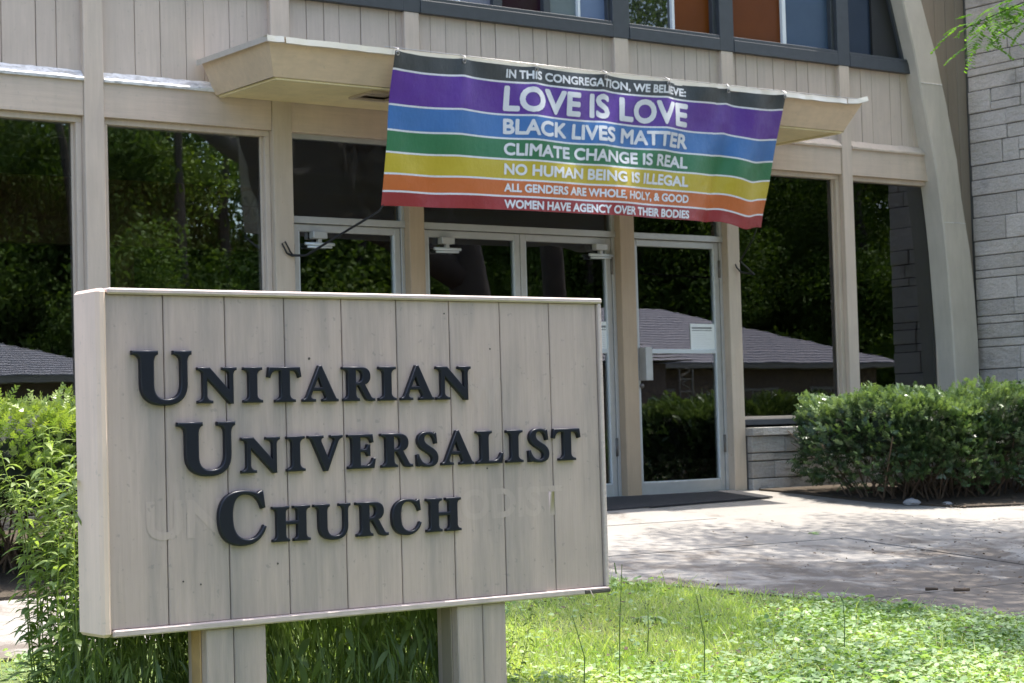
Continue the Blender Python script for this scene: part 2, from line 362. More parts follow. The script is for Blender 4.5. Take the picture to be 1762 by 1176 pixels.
LAWN_EDGE = [(-40, -4.9), (-12, -4.55), (-7.1, -4.28), (-5.2, -4.05), (-4.3, -3.78), (-3.85, -3.66), (-3.43, -3.72), (-3.15, -4.05), (-2.97, -4.44), (-2.62, -5.2), (-2.36, -5.79), (-2.05, -7.0), (-1.85, -9.0), (-1.8, -14.3)]
def sheet(name, poly, mat, dz, thick=0.09, parent=None, kind=True):
    bm = bmesh.new()
    top = [bm.verts.new((x, y, gz(x, y) + dz)) for x, y in poly]; bot = [bm.verts.new((x, y, gz(x, y) + dz - thick)) for x, y in poly]
    f = bm.faces.new(top); n = len(poly)
    for i in range(n): bm.faces.new((top[i], bot[i], bot[(i + 1) % n], top[(i + 1) % n]))
    o = fin(name, bm, mat, parent)
    if kind: struct(o)
    return o
sheet('lawn', LAWN_EDGE + [(-40, -14.3)], M['turf'], -0.012)
sheet('bounce_paving', [(-34, -14.2), (-34, -5.1), (-12, -4.75), (-9.4, -4.6), (-9.4, -14.2)], M['concrete'], 0.004)  # unseen pale paving, added to bounce sunlight onto facade and sign end
# street and far verge
sheet('street', [(-80, -16.2), (80, -16.2), (80, -23.5), (-80, -23.5)], M['asphalt'], -0.06)
sheet('kerb', [(-80, -16.0), (80, -16.0), (80, -16.2), (-80, -16.2)], M['concrete'], 0.05, 0.15)
sheet('far_lawn', [(-80, -23.6), (80, -23.6), (80, -60), (-80, -60)], M['turf'], -0.01)
# planting beds
sheet('planting_bed', [(1.24, -0.08), (4.25, -0.08), (4.25, -1.98), (2.6, -1.98), (1.75, -1.86), (1.42, -1.2), (1.36, -0.5)], M['soil'], 0.012)
sheet('planting_bed', [(-12, -0.08), (-3.45, -0.08), (-3.5, -1.6), (-3.9, -2.62), (-6.5, -2.72), (-12, -2.9)], M['soil'], 0.012)

# walkway of separate slabs
def clip(poly, ax, v, keep_less):
    out = []; n = len(poly)
    for i in range(n):
        a, b = poly[i], poly[(i + 1) % n]; ia = (a[ax] <= v) == keep_less; ib = (b[ax] <= v) == keep_less
        if ia: out.append(a)
        if ia != ib:
            t = (v - a[ax]) / (b[ax] - a[ax]); out.append((a[0] + (b[0] - a[0]) * t, a[1] + (b[1] - a[1]) * t))
    return out
walk = empty('walkway'); struct(walk)
full = [(-14, -2.95), (-6.5, -2.74), (-3.9, -2.64), (-3.5, -1.6), (-3.42, -0.0), (1.2, -0.0), (1.34, -0.45), (1.40, -1.2), (1.75, -1.89), (2.6, -2.0), (4.9, -2.02), (9, -2.1), (9, -4.4), (3.6, -4.6), (1.6, -5.4), (0.9, -7), (0.7, -14.3)] + LAWN_EDGE[::-1][:-1]
xs = [-14, -11.2, -9.4, -7.8, -6.2, -4.6, -3.63, -0.62, 2.35, 5.6, 9]; ys = [-14.3, -11.4, -8.6, -5.9, -4.9, -2.86, -1.58, 0.1]
for i in range(len(xs) - 1):
    for j in range(len(ys) - 1):
        if xs[i + 1] <= -3.6 and ys[j] == -2.86: pass
        pl = full
        for ax, v, kl in ((0, xs[i] + .004, False), (0, xs[i + 1] - .004, True), (1, ys[j] + .004, False), (1, ys[j + 1] - .004, True)):
            pl = clip(pl, ax, v, kl)
            if len(pl) < 3: break
        if len(pl) < 3: continue
        q = [p for k, p in enumerate(pl) if math.dist(p, pl[k - 1]) > 1e-4]
        if len(q) < 3: continue
        A = abs(sum(q[k - 1][0] * q[k][1] - q[k][0] * q[k - 1][1] for k in range(len(q)))) / 2
        if A < 0.01: continue
        s = sheet('slab', q, M['concrete'], random.uniform(-0.004, 0.004), 0.08, walk, False)

# ------------------------------------------------------------------ CHURCH
church = tag(empty('church_building', (0, 0, 0)), 'tan mid-century church front with wide windows, glass doors, vertical siding and a curved corner rib', 'building')
WX0 = -9.2; WX1 = 4.256; TOP = 5.6
ARCH = [(-0.3, 3.83, 4.15), (0.86, 3.80, 4.142), (1.31, 3.785, 4.144), (1.76, 3.758, 4.12), (2.13, 3.735, 4.08), (2.38, 3.71, 4.032), (2.62, 3.68, 3.99), (2.80, 3.654, 3.965), (3.0, 3.615, 3.943), (3.35, 3.529, 3.86), (3.52, 3.49, 3.825), (3.80, 3.437, 3.745), (3.97, 3.40, 3.707), (4.25, 3.32, 3.603), (4.49, 3.25, 3.52), (5.0, 3.05, 3.29), (5.6, 2.74, 2.96)]
def arch_mid(z): return float(np.interp(z, [a[0] for a in ARCH], [(a[1] + a[2]) / 2 for a in ARCH]))
def arch_left(z): return float(np.interp(z, [a[0] for a in ARCH], [a[1] for a in ARCH]))
# posts / battens (x0, x1)
POSTS = [(-7.86, -7.72), (-6.36, -6.22), (-4.885, -4.738), (-3.414, -3.253), (-2.24, -2.103), (-0.158, -0.004), (1.042, 1.182), (2.49, 2.62)]
for i, (a, b) in enumerate(POSTS):
    doorpost = 3 <= i <= 6
    bottom = -0.03 if doorpost else 0.535
    if doorpost:
        box('post', (a, b, 0.0, 0.16, bottom, 3.046), M['post'] if i in (4, 5) else M['postpale'], church, 0.004)
        box('post', (a, b, 0.001, 0.16, 3.048, 3.797), M['trim'], church, 0.004)
    else: box('post', (a, b, 0.0, 0.16, bottom, 3.797), M['trim'], church, 0.004)
    box('dark_post', (a - .012, b + .012, -0.004, 0.16, 3.797, TOP), M['darkframe'], church, 0.003)
# siding boards over the header
BX = [-9.2, -8.95, -8.72, -8.52, -8.3, -8.1, -7.86, -7.72, -7.5, -7.3, -7.05, -6.85, -6.6, -6.36, -6.22, -6.0, -5.82, -5.64, -5.453, -5.207, -5.06, -4.86, -4.738, -4.476, -4.279, -4.079, -3.936, -3.729, -3.583, -3.388, -3.369, -3.231, -3.082, -2.931, -2.799, -2.608, -2.353, -2.288, -2.079, -1.971, -1.828, -1.628, -1.488, -1.345, -1.109, -0.968, -0.826, -0.629, -0.489, -0.249, -0.1, 0.128, 0.276, 0.51, 0.654, 0.794, 0.942, 1.064, 1.25, 1.374, 1.507, 1.698, 1.845, 1.989, 2.131, 2.36, 2.522, 2.812, 2.956, 3.2, 3.343, 3.496, 3.62, 3.74]
for a, b in zip(BX[:-1], BX[1:]):
    if b - a < 0.05: continue
    g = random.uniform(0.0015, 0.0035); yy = random.uniform(-.002, .002)
    z1 = 3.80
    box('siding_board', (a + g, b - g, 0.045 + yy, 0.07 + yy, 3.05, z1), M['siding'], church, 0.003)
box('siding_backing', (WX0, 3.7, 0.076, 0.11, 3.03, 3.80), M['seal'], church)
# boards right of the rib, up to the stone wing, with shade put into their colour
bxs = [3.06, 3.26, 3.46, 3.66, 3.83, 3.98, 4.12, 4.252]
for a, b in zip(bxs[:-1], bxs[1:]):
    zs = [z for z in np.linspace(-0.1, TOP, 80) if arch_mid(z) <= a + .02]
    z0 = (min(zs) if zs else -0.1) if a < 4.0 else -0.1
    box('siding_board', (a + .002, b - .002, 0.02, 0.05, z0, TOP), M['brown'], church, 0.003)
box('siding_backing', (3.0, 4.254, 0.056, 0.08, 3.9, TOP), M['seal'], church)
# header band and sloping ledge of each bay
BAYS = [(WX0, -7.86), (-7.72, -6.36), (-6.22, -4.885), (-4.738, -3.414), (-3.253, -2.24), (-2.103, -0.158), (-0.004, 1.042), (1.182, 2.49), (2.62, 3.78)]
for i, (a, b) in enumerate(BAYS):
    x1 = b if i < 8 else 3.80
    box('header_board', (a + .001, x1 - .001, 0.012, 0.075, 2.80, 3.046), M['header'], church, 0.003)
    bm = bmesh.new(); n = 26; rows = []
    for k in range(n + 1):
        t = k / n; x = a + .001 + (x1 - a - .002) * t; j = random.uniform(-.004, .004)
        rows.append([bm.verts.new(v) for v in ((x, -0.006 + j * .5, 3.040), (x, -0.008, 3.058 + j * .6), (x, 0.043, 3.118 + j), (x, 0.043, 3.040))])
    for k in range(n):
        for q in range(4): bm.faces.new((rows[k][q], rows[k][(q + 1) % 4], rows[k + 1][(q + 1) % 4], rows[k + 1][q]))
    bm.faces.new(rows[0]); bm.faces.new(rows[-1][::-1])
    fin('ledge', bm, M['ledge'] if i < 7 else M['trim'], church)
# upper dark sill
UB = [(WX0, -7.86), (-7.72, -6.36), (-6.22, -4.885), (-4.738, -3.414), (-3.253, -2.24), (-2.103, -0.158), (-0.004, 1.042), (1.182, 2.49), (2.62, 3.50)]
for i, (a, b) in enumerate(UB):
    boxes('dark_sill', [(a + .014, b - .014, -0.009, 0.10, 3.797, 3.90), (a + .014, b - .014, -0.003, 0.10, 3.90, 3.93)], M['darkframe'], church, 0.003)
PANES = {3: [(-4.71, -4.1, 'g_lav'), (-4.08, -3.44, 'g_lblue')], 4: [(-3.23, -2.9, 'g_lblue'), (-2.88, -2.27, 'g_blue')],
         5: [(-2.072, -1.699, 'g_lblue'), (-1.676, -1.365, 'g_lav'), (-1.276, -0.859, 'g_mar'), (-0.79, -0.492, 'g_green'), (-0.468, -0.188, 'g_lblue')],
         6: [(0.045, 0.534, 'g_clear'), (0.561, 0.985, 'g_oran')], 7: [(1.225, 1.84, 'g_oran'), (1.883, 2.44, 'g_blue')]}
for i in range(0, 8):
    a, b = UB[i]; fr = empty('clerestory_window', (0, 0, 0)); fr.parent = church
    rows = PANES.get(i) or [(a + .04, (a + b) / 2 - .012, 'g_blue'), ((a + b) / 2 + .012, b - .04, 'g_lav')]
    bs = [(a + .012, rows[0][0], 0.035, 0.11, 3.93, TOP), (rows[-1][1], b - .012, 0.035, 0.11, 3.93, TOP)]
    whites = []
    for (p, q, mm), (p2, q2, m2) in zip(rows[:-1], rows[1:]):
        if p2 - q > 0.05: bs.append((q, p2, 0.035, 0.11, 3.93, TOP))
        else: whites.append((q, p2, 0.05, 0.11, 3.93, TOP))
    boxes('frame', bs, M['darkframe'], fr, 0.002)
    for w in whites: box('divider', w, M['white'], fr)
    for p, q, mm in rows:
        box('pane', (p, q, 0.08, 0.09, 3.93, TOP), M[mm], fr)
fr = empty('clerestory_window'); fr.parent = church
bm = bmesh.new(); zz = [3.93, 4.2, 4.5, 4.8, 5.1, TOP]
bm_prism(bm, [(2.645, 3.93)] + [(arch_left(z) + .05, z) for z in zz] + [(2.645, TOP)], 1, 0.08, 0.09); fin('pane', bm, M['g_navy'], fr)
bm = bmesh.new()
bm_prism(bm, [(arch_left(z) - .045, z) for z in zz] + [(arch_left(z) + .06, z) for z in zz[::-1]], 1, 0.03, 0.078); fin('frame', bm, M['darkframe'], fr)
box('frame', (2.634, 2.665, 0.03, 0.078, 3.93, TOP), M['darkframe'], fr)
box('roof', (WX0 - .2, 8.5, 0.0, 9.5, TOP + .005, TOP + 0.3), M['darkframe'], church)
box('back_wall', (WX0, 8.4, 9.2, 9.4, -0.2, TOP), M['siding'], church)
box('side_wall', (WX0 - .02, WX0 - .005, 0.1, 9.2, -0.2, TOP), M['siding'], church)
# curved laminated rib
bm = bmesh.new(); prev = None
for z, l, r in ARCH:
    ring = [bm.verts.new(v) for v in ((l - .02, 0.10, z), (l, -0.088, z), (l + .012, -0.10, z), (r - .012, -0.10, z), (r, -0.088, z), (r, 0.10, z))]
    if prev:
        for k in range(6): bm.faces.new((prev[k], prev[(k + 1) % 6], ring[(k + 1) % 6], ring[k]))
    prev = ring
rib = fin('curved_rib', bm, M['arch'], church)
for z in (3.70, 2.40):   # splice joints across the rib
    l = arch_left(z); w = float(np.interp(z, [a[0] for a in ARCH], [a[2] for a in ARCH])) - l
    box('joint_bead', (l + .012, l + w - .012, -0.1035, -0.098, z, z + .006), M['ledge'], rib)

# windows: frame + pane
def window(x0, x1, z0, z1, right_clip=False):
    w = empty('window'); w.parent = church
    t = 0.042
    bs = [(x0, x1, 0.05, 0.12, z1 - t, z1), (x0, x1, 0.05, 0.12, z0, z0 + .03), (x0, x0 + t, 0.05, 0.12, z0 + .03, z1 - t), (x1 - t, x1, 0.05, 0.12, z0 + .03, z1 - t)]
    boxes('frame', bs, M['trim'], w, 0.003)
    for q in ((x0 + t, x0 + t + .018), (x1 - t - .018, x1 - t)): box('inner_stop', (*q, 0.085, 0.104, z0 + .03, z1 - t), M['trim'], w, 0.002)
    boxes('sill_rail', [(x0, x1, 0.04, 0.13, z0 - .045, z0)], M['darkframe'], w, 0.002)
    box('pane', (x0 + t, x1 - t, 0.105, 0.112, z0 + .03, z1 - t), M['glass'], w)
for a, b in ((WX0, -7.86), (-7.72, -6.36), (-6.22, -4.885), (-4.738, -3.414), (1.182, 2.49), (2.62, 3.83)):
    window(a + .001, b - .001, 0.60, 2.80)

# entrance doors
def transom(x0, x1):
    w = empty('transom_window'); w.parent = church
    t = 0.03
    boxes('frame', [(x0, x1, 0.07, 0.15, 2.765, 2.80), (x0, x0 + t, 0.07, 0.15, 2.187, 2.765), (x1 - t, x1, 0.07, 0.15, 2.187, 2.765), (x0, x1, 0.06, 0.15, 2.137, 2.187)], M['alu'], w, 0.002)
    box('pane', (x0 + t, x1 - t, 0.105, 0.111, 2.187, 2.765), M['glass'], w)
def jamb(x0, x1):
    for q in ((x0, x0 + .03), (x1 - .03, x1)): box('door_jamb', (*q, 0.075, 0.15, -0.01, 2.135), M['alu'], church, 0.002)
def door(x0, x1, hinge_left, grip=None):
    d = empty('glass_door'); d.parent = church
    y0, y1 = 0.085, 0.13; s = 0.052
    boxes('door_frame', [(x0, x0 + s, y0, y1, 0.0, 2.132), (x1 - s, x1, y0, y1, 0.0, 2.132), (x0 + s, x1 - s, y0, y1, 2.078, 2.132), (x0 + s, x1 - s, y0, y1, 0.0, 0.10)], M['alu'], d, 0.003)
    boxes('glazing_bead', [(x0 + s, x0 + s + .008, y0 + .004, y0 + .03, 0.10, 2.078), (x1 - s - .008, x1 - s, y0 + .004, y0 + .03, 0.10, 2.078), (x0 + s, x1 - s, y0 + .004, y0 + .03, 0.10, 0.108)], M['alu_bright'], d)
    box('glass', (x0 + s, x1 - s, 0.105, 0.111, 0.10, 2.078), M['doorglass'], d)
    box('push_bar', (x0 + s, x1 - s, 0.088, 0.103, 1.178, 1.213), M['alu_bright'], d, 0.003)
    hx = x0 if hinge_left else x1
    for z in (1.83, 0.33):
        tube('hinge', [(hx, 0.078, z), (hx, 0.078, z + .15)], 0.011, M['hinge'], d)
    if grip:
        gx0, gx1 = grip
        boxes('pull_handle', [(gx0, gx0 + .045, -0.01, 0.085, 0.95, 1.225), (gx0 + .045, gx1, 0.0, 0.012, 0.95, 1.225), (gx0 + .045, gx1, 0.012, 0.03, 0.955, 1.22)], M['alu'], d, 0.003)
        tube('lock_cylinder', [(gx0 + .02, 0.07, 0.905), (gx0 + .02, 0.086, 0.905)], 0.019, M['hinge'], d, 12)
    if grip: return          # the single right-hand door has no visible closer
    # door closer at the top on the hinge side
    cx = x0 + .17 if hinge_left else x1 - .17
    boxes('door_closer', [(cx - .02, cx + .10, 0.035, 0.10, 2.025, 2.076), (cx + .03, cx + .06, 0.05, 0.09, 1.985, 2.025)], M['alu'], d, 0.004)
    bm = bmesh.new(); bm_tube(bm, [(cx - .08, 0.06, 1.985), (cx + .17, 0.06, 1.985)], 0.012, 10); bm_tube(bm, [(cx - .06, 0.062, 1.962), (cx + .15, 0.062, 1.965)], 0.009, 8); fin('closer_arm', bm, M['alu_bright'], d, True)
for a, b in ((-3.253, -2.24), (-2.103, -0.158), (-0.004, 1.042)): transom(a, b); jamb(a, b)
door(-3.219, -2.275, True); door(-2.068, -1.134, True); door(-1.127, -0.193, False); door(0.031, 1.007, False, (0.075, 0.155))
box('threshold', (-3.25, 1.04, 0.03, 0.22, -0.02, 0.004), M['alu_grey'], church, 0.003)

# canopy over the doors
can = empty('canopy'); can.parent = church
CT, CB = 3.245, 3.015
bm = bmesh.new()
t = [bm.verts.new(v) for v in ((-3.985, 0.0, CT), (-4.005, -1.0, CT), (1.715, -1.0, CT), (1.75, 0.0, CT))]
bt = [bm.verts.new(v) for v in ((-3.875, 0.0, CB), (-3.885, -0.845, CB), (1.63, -0.845, CB), (1.66, 0.0, CB))]
for k in range(4): bm.faces.new((t[k], t[(k + 1) % 4], bt[(k + 1) % 4], bt[k]))
bm.faces.new(t)
fin('fascia', bm, M['canopy'], can)
bm = bmesh.new()
vx = [(-2.99, -0.70), (-2.72, -0.70), (-2.72, -0.42), (-2.99, -0.42)]
# soffit with a recessed vent
xsg = [-3.874, -2.99, -2.72, 1.655]; ysg = [-0.844, -0.70, -0.42, -0.0]
for i in range(3):
    for j in range(3):
        if i == 1 and j == 1: continue
        bm.faces.new([bm.verts.new(v) for v in ((xsg[i], ysg[j], CB - .002), (xsg[i + 1], ysg[j], CB - .002), (xsg[i + 1], ysg[j + 1], CB - .002), (xsg[i], ysg[j + 1], CB - .002))])
fin('soffit', bm, M['soffit'], can)
boxes('soffit_trim', [(-3.86, 1.62, -0.835, -0.80, CB - .014, CB - .003), (1.60, 1.645, -0.80, -0.02, CB - .014, CB - .003), (-3.86, -3.82, -0.80, -0.02, CB - .014, CB - .003)], M['soffit'], can)
boxes('soffit_vent', [(-3.01, -2.70, -0.72, -0.70, CB - .02, CB - .003), (-3.01, -2.70, -0.42, -0.40, CB - .02, CB - .003), (-3.01, -2.99, -0.70, -0.42, CB - .02, CB - .003), (-2.72, -2.70, -0.70, -0.42, CB - .02, CB - .003)] + [(-2.99, -2.72, y, y + .012, CB + .01, CB + .03) for y in np.arange(-.69, -.43, .03)], M['trim'], can)
box('vent_shade', (-2.995, -2.715, -0.705, -0.415, CB + .035, CB + .04), M['symbol'], can)
# metal drip edge along the top, in lengths, with its torn right-hand end
def flashing(x0, x1, bend=0.0, bx=0):
    bm = bmesh.new(); n = max(2, int((x1 - x0) / .08)); prev = None
    for k in range(n + 1):
        x = x0 + (x1 - x0) * k / n; j = random.uniform(-.003, .003); e = bend * max(0, (x - bx)) * 8
        pts = ((x, -0.97, CT + .012 + j + e * .4), (x, -1.022 - j - e * .2, CT + .012 + j + e), (x, -1.028 - j - e * .3, CT - .030 + j + e), (x, -1.016 - j, CT - .034 + j + e))
        row = [bm.verts.new(p) for p in pts]
        if prev:
            for q in range(3): bm.faces.new((prev[q], prev[q + 1], row[q + 1], row[q]))
        prev = row
    o = fin('drip_edge', bm, M['flash'], can); md = o.modifiers.new('s', 'SOLIDIFY'); md.thickness = 0.0018
    return o
flashing(-4.03, -3.90); flashing(-3.885, -1.2); flashing(-1.2, 1.50); flashing(1.505, 1.74, 0.035, 1.60)
bm = bmesh.new(); prev = None
for k in range(14):
    y = -1.02 + 1.02 * k / 13; row = [bm.verts.new(p) for p in ((-3.97, y, CT + .012), (-4.022, y, CT + .012), (-4.024, y, CT - .028))]
    if prev:
        for q in range(2): bm.faces.new((prev[q], prev[q + 1], row[q + 1], row[q]))
    prev = row
o = fin('drip_edge', bm, M['arch'], can); o.modifiers.new('s', 'SOLIDIFY').thickness = .002
box('canopy_roofing', (-3.96, 1.70, -0.96, -0.005, CT + .003, CT + .011), M['symbol'], can)

# inside
boxes('interior_floor', [(WX0, 8.3, 0.17, 9.1, -0.06, -0.003)], M['ifloor'], church)
ce = empty('ceiling'); ce.parent = church
for k in range(7):
    for q in range(4):
        box('ceiling_panel', (-9.0 + k * 1.9, -9.0 + k * 1.9 + 1.885, 0.5 + q * 1.1, 0.5 + q * 1.1 + 1.085, 2.90, 2.93), M['ceil'], ce)
box('ceiling_edge', (WX0, 4.2, 0.17, 0.49, 2.90, 2.95), M['ceil'], ce)
box('partition', (WX0, 8.3, 4.9, 5.0, 0.0, 2.9), M['dark'], church)
box('wood_beam', (WX0, 4.2, 1.30, 1.42, 2.05, 2.56), M['beam'], church)
boxes('wood_mullion', [(x, x + .16, 1.44, 1.56, 0.0, 2.55) for x in (-5.6, -4.0, -2.45, -0.9, 0.7, 2.3)], M['beam'], church)
# round emblems on the beam
def emblem(x, z, kind):
    e = empty('emblem'); e.parent = church
    bm = bmesh.new(); bm_prism(bm, [(x + .13 * math.cos(a), z + .13 * math.sin(a)) for a in np.linspace(0, 2 * PI, 29)[:-1]], 1, 1.285, 1.297); fin('disc', bm, M['gray'], e)
    bm = bmesh.new()
    if kind == 'star':
        for s in (0, PI):
            tri = [(x + .095 * math.sin(s + a), z + .095 * math.cos(s + a)) for a in (0, 2 * PI / 3, 4 * PI / 3)]
            for k in range(3):
                p, q = tri[k], tri[(k + 1) % 3]; bm_tube(bm, [(p[0], 1.281, p[1]), (q[0], 1.281, q[1])], .009, 5)
    elif kind == 'cross':
        for ax, az in ((0.095, 0), (0, 0.095)):
            bm_tube(bm, [(x - ax, 1.281, z - az), (x + ax, 1.281, z + az)], .012, 5)
            for s in (-1, 1): bm_prism(bm, [(x + s * ax + .03 * math.cos(a), z + s * az + .03 * math.sin(a)) for a in np.linspace(0, 2 * PI, 11)[:-1]], 1, 1.272, 1.283)
    else:
        for k in range(6):
            a = k * PI / 3; bm_tube(bm, [(x, 1.281, z), (x + .09 * math.cos(a), 1.281, z + .09 * math.sin(a))], [.004, .016], 5)
    fin('symbol', bm, M['symbol'], e)
for x, z, k in ((-1.62, 2.40, 'star'), (-0.40, 2.40, 'cross'), (0.80, 2.40, 'wheel'), (-2.9, 2.40, 'wheel'), (2.0, 2.4, 'cross')): emblem(x, z, k)

# low stone walls under the windows
def stonewall_low(x0, x1, ends=None):
    w = empty('low_stone_wall'); w.parent = church
    box('mortar', (x0 + .01, x1, 0.012, 0.14, -0.3, 0.52), M['mortar'], w)
    courses = [(-0.32, -0.16), (-0.155, -0.022), (-0.02, 0.090), (0.098, 0.238), (0.246, 0.308), (0.316, 0.458)]
    vj = {3: [0.28, 0.62, 1.1], 4: [0.28, 0.75, 1.4], 2: [0.46, 0.95], 5: [0.41, 0.9, 1.5], 1: [0.3, 0.9], 0: [0.5]}
    for ci, (a, b) in enumerate(courses):
        xs_ = [x0 + .012] + [x0 + v for v in vj[ci] if x0 + v < x1 - .1]
        v = xs_[-1]
        while v < x1 - 0.5: v += random.uniform(.3, .6); xs_.append(min(v, x1))
        xs_ = [v for v in xs_ if v < x1 - .08] + [x1]
        for p, q in zip(xs_[:-1], xs_[1:]):
            d = random.uniform(-.012, .006)
            box('stone', (p + .003, q - .003, -0.035 + d, 0.05, a, b), M['lowstone'], w, 0.006)
    v = x0 - .01; k = 0
    while v < x1 - .1:
        q = min(x1, v + (0.13 if k == 0 else random.uniform(.8, 1.2)))
        box('cap_stone', (v + .002, q - .002, -0.075 - (0.01 if k == 0 else 0), 0.06, 0.462, 0.533), M['lowstone'], w, 0.005); v = q; k += 1
stonewall_low(1.195, 3.82)
stonewall_low(WX0, -3.414)

# ------------------------------------------------------------------ STONE WING
wing = tag(empty('stone_wing', (4.256, 0, 0)), 'grey coursed limestone wing wall projecting at the right end of the church front', 'wall')
def at_wing(o): o.parent = wing; o.matrix_parent_inverse = Matrix.Translation((-4.256, 0, 0))
o = box('mortar_core', (4.262, 8.4, -0.83, 9.0, -0.4, 5.3), M['mortar']); at_wing(o)
zs = [-0.38, -0.2, -0.03, 0.16, 0.27, 0.45, 0.60, 0.70, 0.884, 1.02, 1.229, 1.309, 1.451, 1.524, 1.68, 1.886, 1.965, 2.102, 2.244, 2.468, 2.68, 2.83, 2.97, 3.188, 3.322, 3.472, 3.685, 3.83, 3.905, 4.038, 4.321, 4.489, 4.62, 4.82, 4.92, 5.1, 5.3]
def wstone(y0, y1, a, b):
    d = random.uniform(-.006, .010)
    o = box('stone', (4.246 - d, 4.30, y0 + .0045, y1 - .0045, a + .0045, b - .0045), M['stone'], None, 0.005); at_wing(o)
spec = {(3.188, 3.322): [-.0, -.95], (2.97, 3.188): None}
for a, b in zip(zs[:-1], zs[1:]):
    ys_ = [0.0]; v = 0.0
    first = random.uniform(0.42, 0.75) if b - a < .2 else random.uniform(.38, .62)
    v = -first
    while v > -0.75: ys_.append(v); v -= random.uniform(.25, .75)
    ys_.append(-0.86)
    if len(ys_) > 2 and ys_[-2] - ys_[-1] < .12: ys_.pop(-2)
    for k, (p, q) in enumerate(zip(ys_[:-1], ys_[1:])):
        if b - a > .17 and abs(p - q) > .3 and random.random() < .18:
            mid = a + (b - a) * random.choice((.4, .6)); wp = p + (q - p) * random.uniform(.35, .55)
            wstone(wp, p, a, b); wstone(q, wp, a, mid); wstone(q, wp, mid, b)
        else: wstone(q, p, a, b)
for k, (a, b) in enumerate(zip(zs[:-1], zs[1:])):   # street end of the wing
    v = 4.30; q0 = v
    while q0 < 8.3:
        q = min(8.4, q0 + random.uniform(.4, 1.0)); o = box('stone', (q0 + .003, q - .003, -0.87, -0.80, a + .003, b - .003), M['stone'], None, 0.005); at_wing(o); q0 = q

# ------------------------------------------------------------------ SIGN
SX0, SX1, SZ0, SZ1, SY = -7.605, -5.325, -0.112, 1.109, -6.048
sign = tag(empty('church_sign', (-6.47, -5.95, gz(0, -5.95))), 'large tan wooden board sign on two posts with raised black letters ', 'sign')
sign_inv = Matrix.Translation((6.47, 5.95, -gz(0, -5.95)))
def on_sign(o, par=sign):
    o.parent = par
    if par is sign: o.matrix_parent_inverse = sign_inv
    return o
pj = [-7.576, -7.348, -7.099, -6.8485, -6.597, -6.347, -6.096, -5.847, -5.595, -5.345]
for a, b in zip(pj[:-1], pj[1:]):
    on_sign(box('plank', (a + .0018, b - .0018, SY + .014 + random.uniform(-.0006, .0006), SY + .034, SZ0 + .02, SZ1 - .018), M['sign'], None, 0.003))
on_sign(box('core', (SX0 + .03, SX1 - .02, SY + .036, SY + .16, SZ0 + .012, SZ1 - .012), M['rot']))
for a, b in zip(pj[:-1], pj[1:]):
    on_sign(box('plank', (a + .0018, b - .0018, SY + .162, SY + .186, SZ0 + .02, SZ1 - .018), M['sign'], None, 0.003))
on_sign(box('top_rail', (SX0 + .034, SX1 + .004, SY - .004, SY + .20, SZ1 - .018, SZ1 + .004), M['signtrim'], None, 0.006))
on_sign(box('bottom_rail', (SX0 + .034, SX1 - .0, SY - .002, SY + .20, SZ0 - .006, SZ0 + .02), M['signtrim'], None, 0.005))
on_sign(box('side_rail', (SX1 - .018, SX1 + .001, SY, SY + .20, SZ0 + .02, SZ1 - .018), M['signtrim'], None, 0.004))
on_sign(box('end_board', (SX0 - .008, SX0 + .032, SY, SY + .20, SZ0 - .004, SZ1 + .002), M['signend_lit'], None, 0.012))
on_sign(box('decayed_corner', (SX1 - .135, SX1 + .003, SY - .006, SY + .02, SZ0 - .004, SZ0 + .014), M['rot'], None, 0.004))
# splinter hanging at the decayed corner
bm = bmesh.new(); bm_tube(bm, [(SX1 - .11, SY - .006, SZ0 + .012), (SX1 - .105, SY - .012, SZ0 - .006), (SX1 - .095, SY - .014, SZ0 - .02)], [.003, .0022, .001], 5); on_sign(fin('splinter', bm, M['signtrim']))
bm = bmesh.new()
for px_, pz_, r in ((-6.745, .862, .0045), (-5.90, .90, .003), (-6.90, .10, .0035), (-7.29, .06, .003), (-7.22, .045, .003), (-6.12, 1.04, .003), (-5.93, .42, .003)):
    bm_prism(bm, [(px_ + r * math.cos(a), pz_ + r * 1.1 * math.sin(a)) for a in np.linspace(0, 2 * PI, 9)[:-1]], 1, SY + .0115, SY + .016)
on_sign(fin('nail_hole', bm, M['rot']))
# posts
for a, b, g in ((-7.197, -6.951, -7.085), (-6.087, -5.851, -5.965)):
    pt = empty('sign_post', (0, 0, 0)); on_sign(pt)
    zb = -1.0
    box('post_board', (a, g - .002, SY + .02, SY + .17, zb, SZ0 - .007), M['sign'], pt, 0.004)
    box('post_board', (g + .002, b, SY + .022, SY + .17, zb, SZ0 - .007), M['sign'], pt, 0.004)
    box('post_side', (a - .007, a - .001, SY + .06, SY + .13, zb, SZ0 - .007), M['rawwood'] if a < -7 else M['brown'], pt, 0.002)

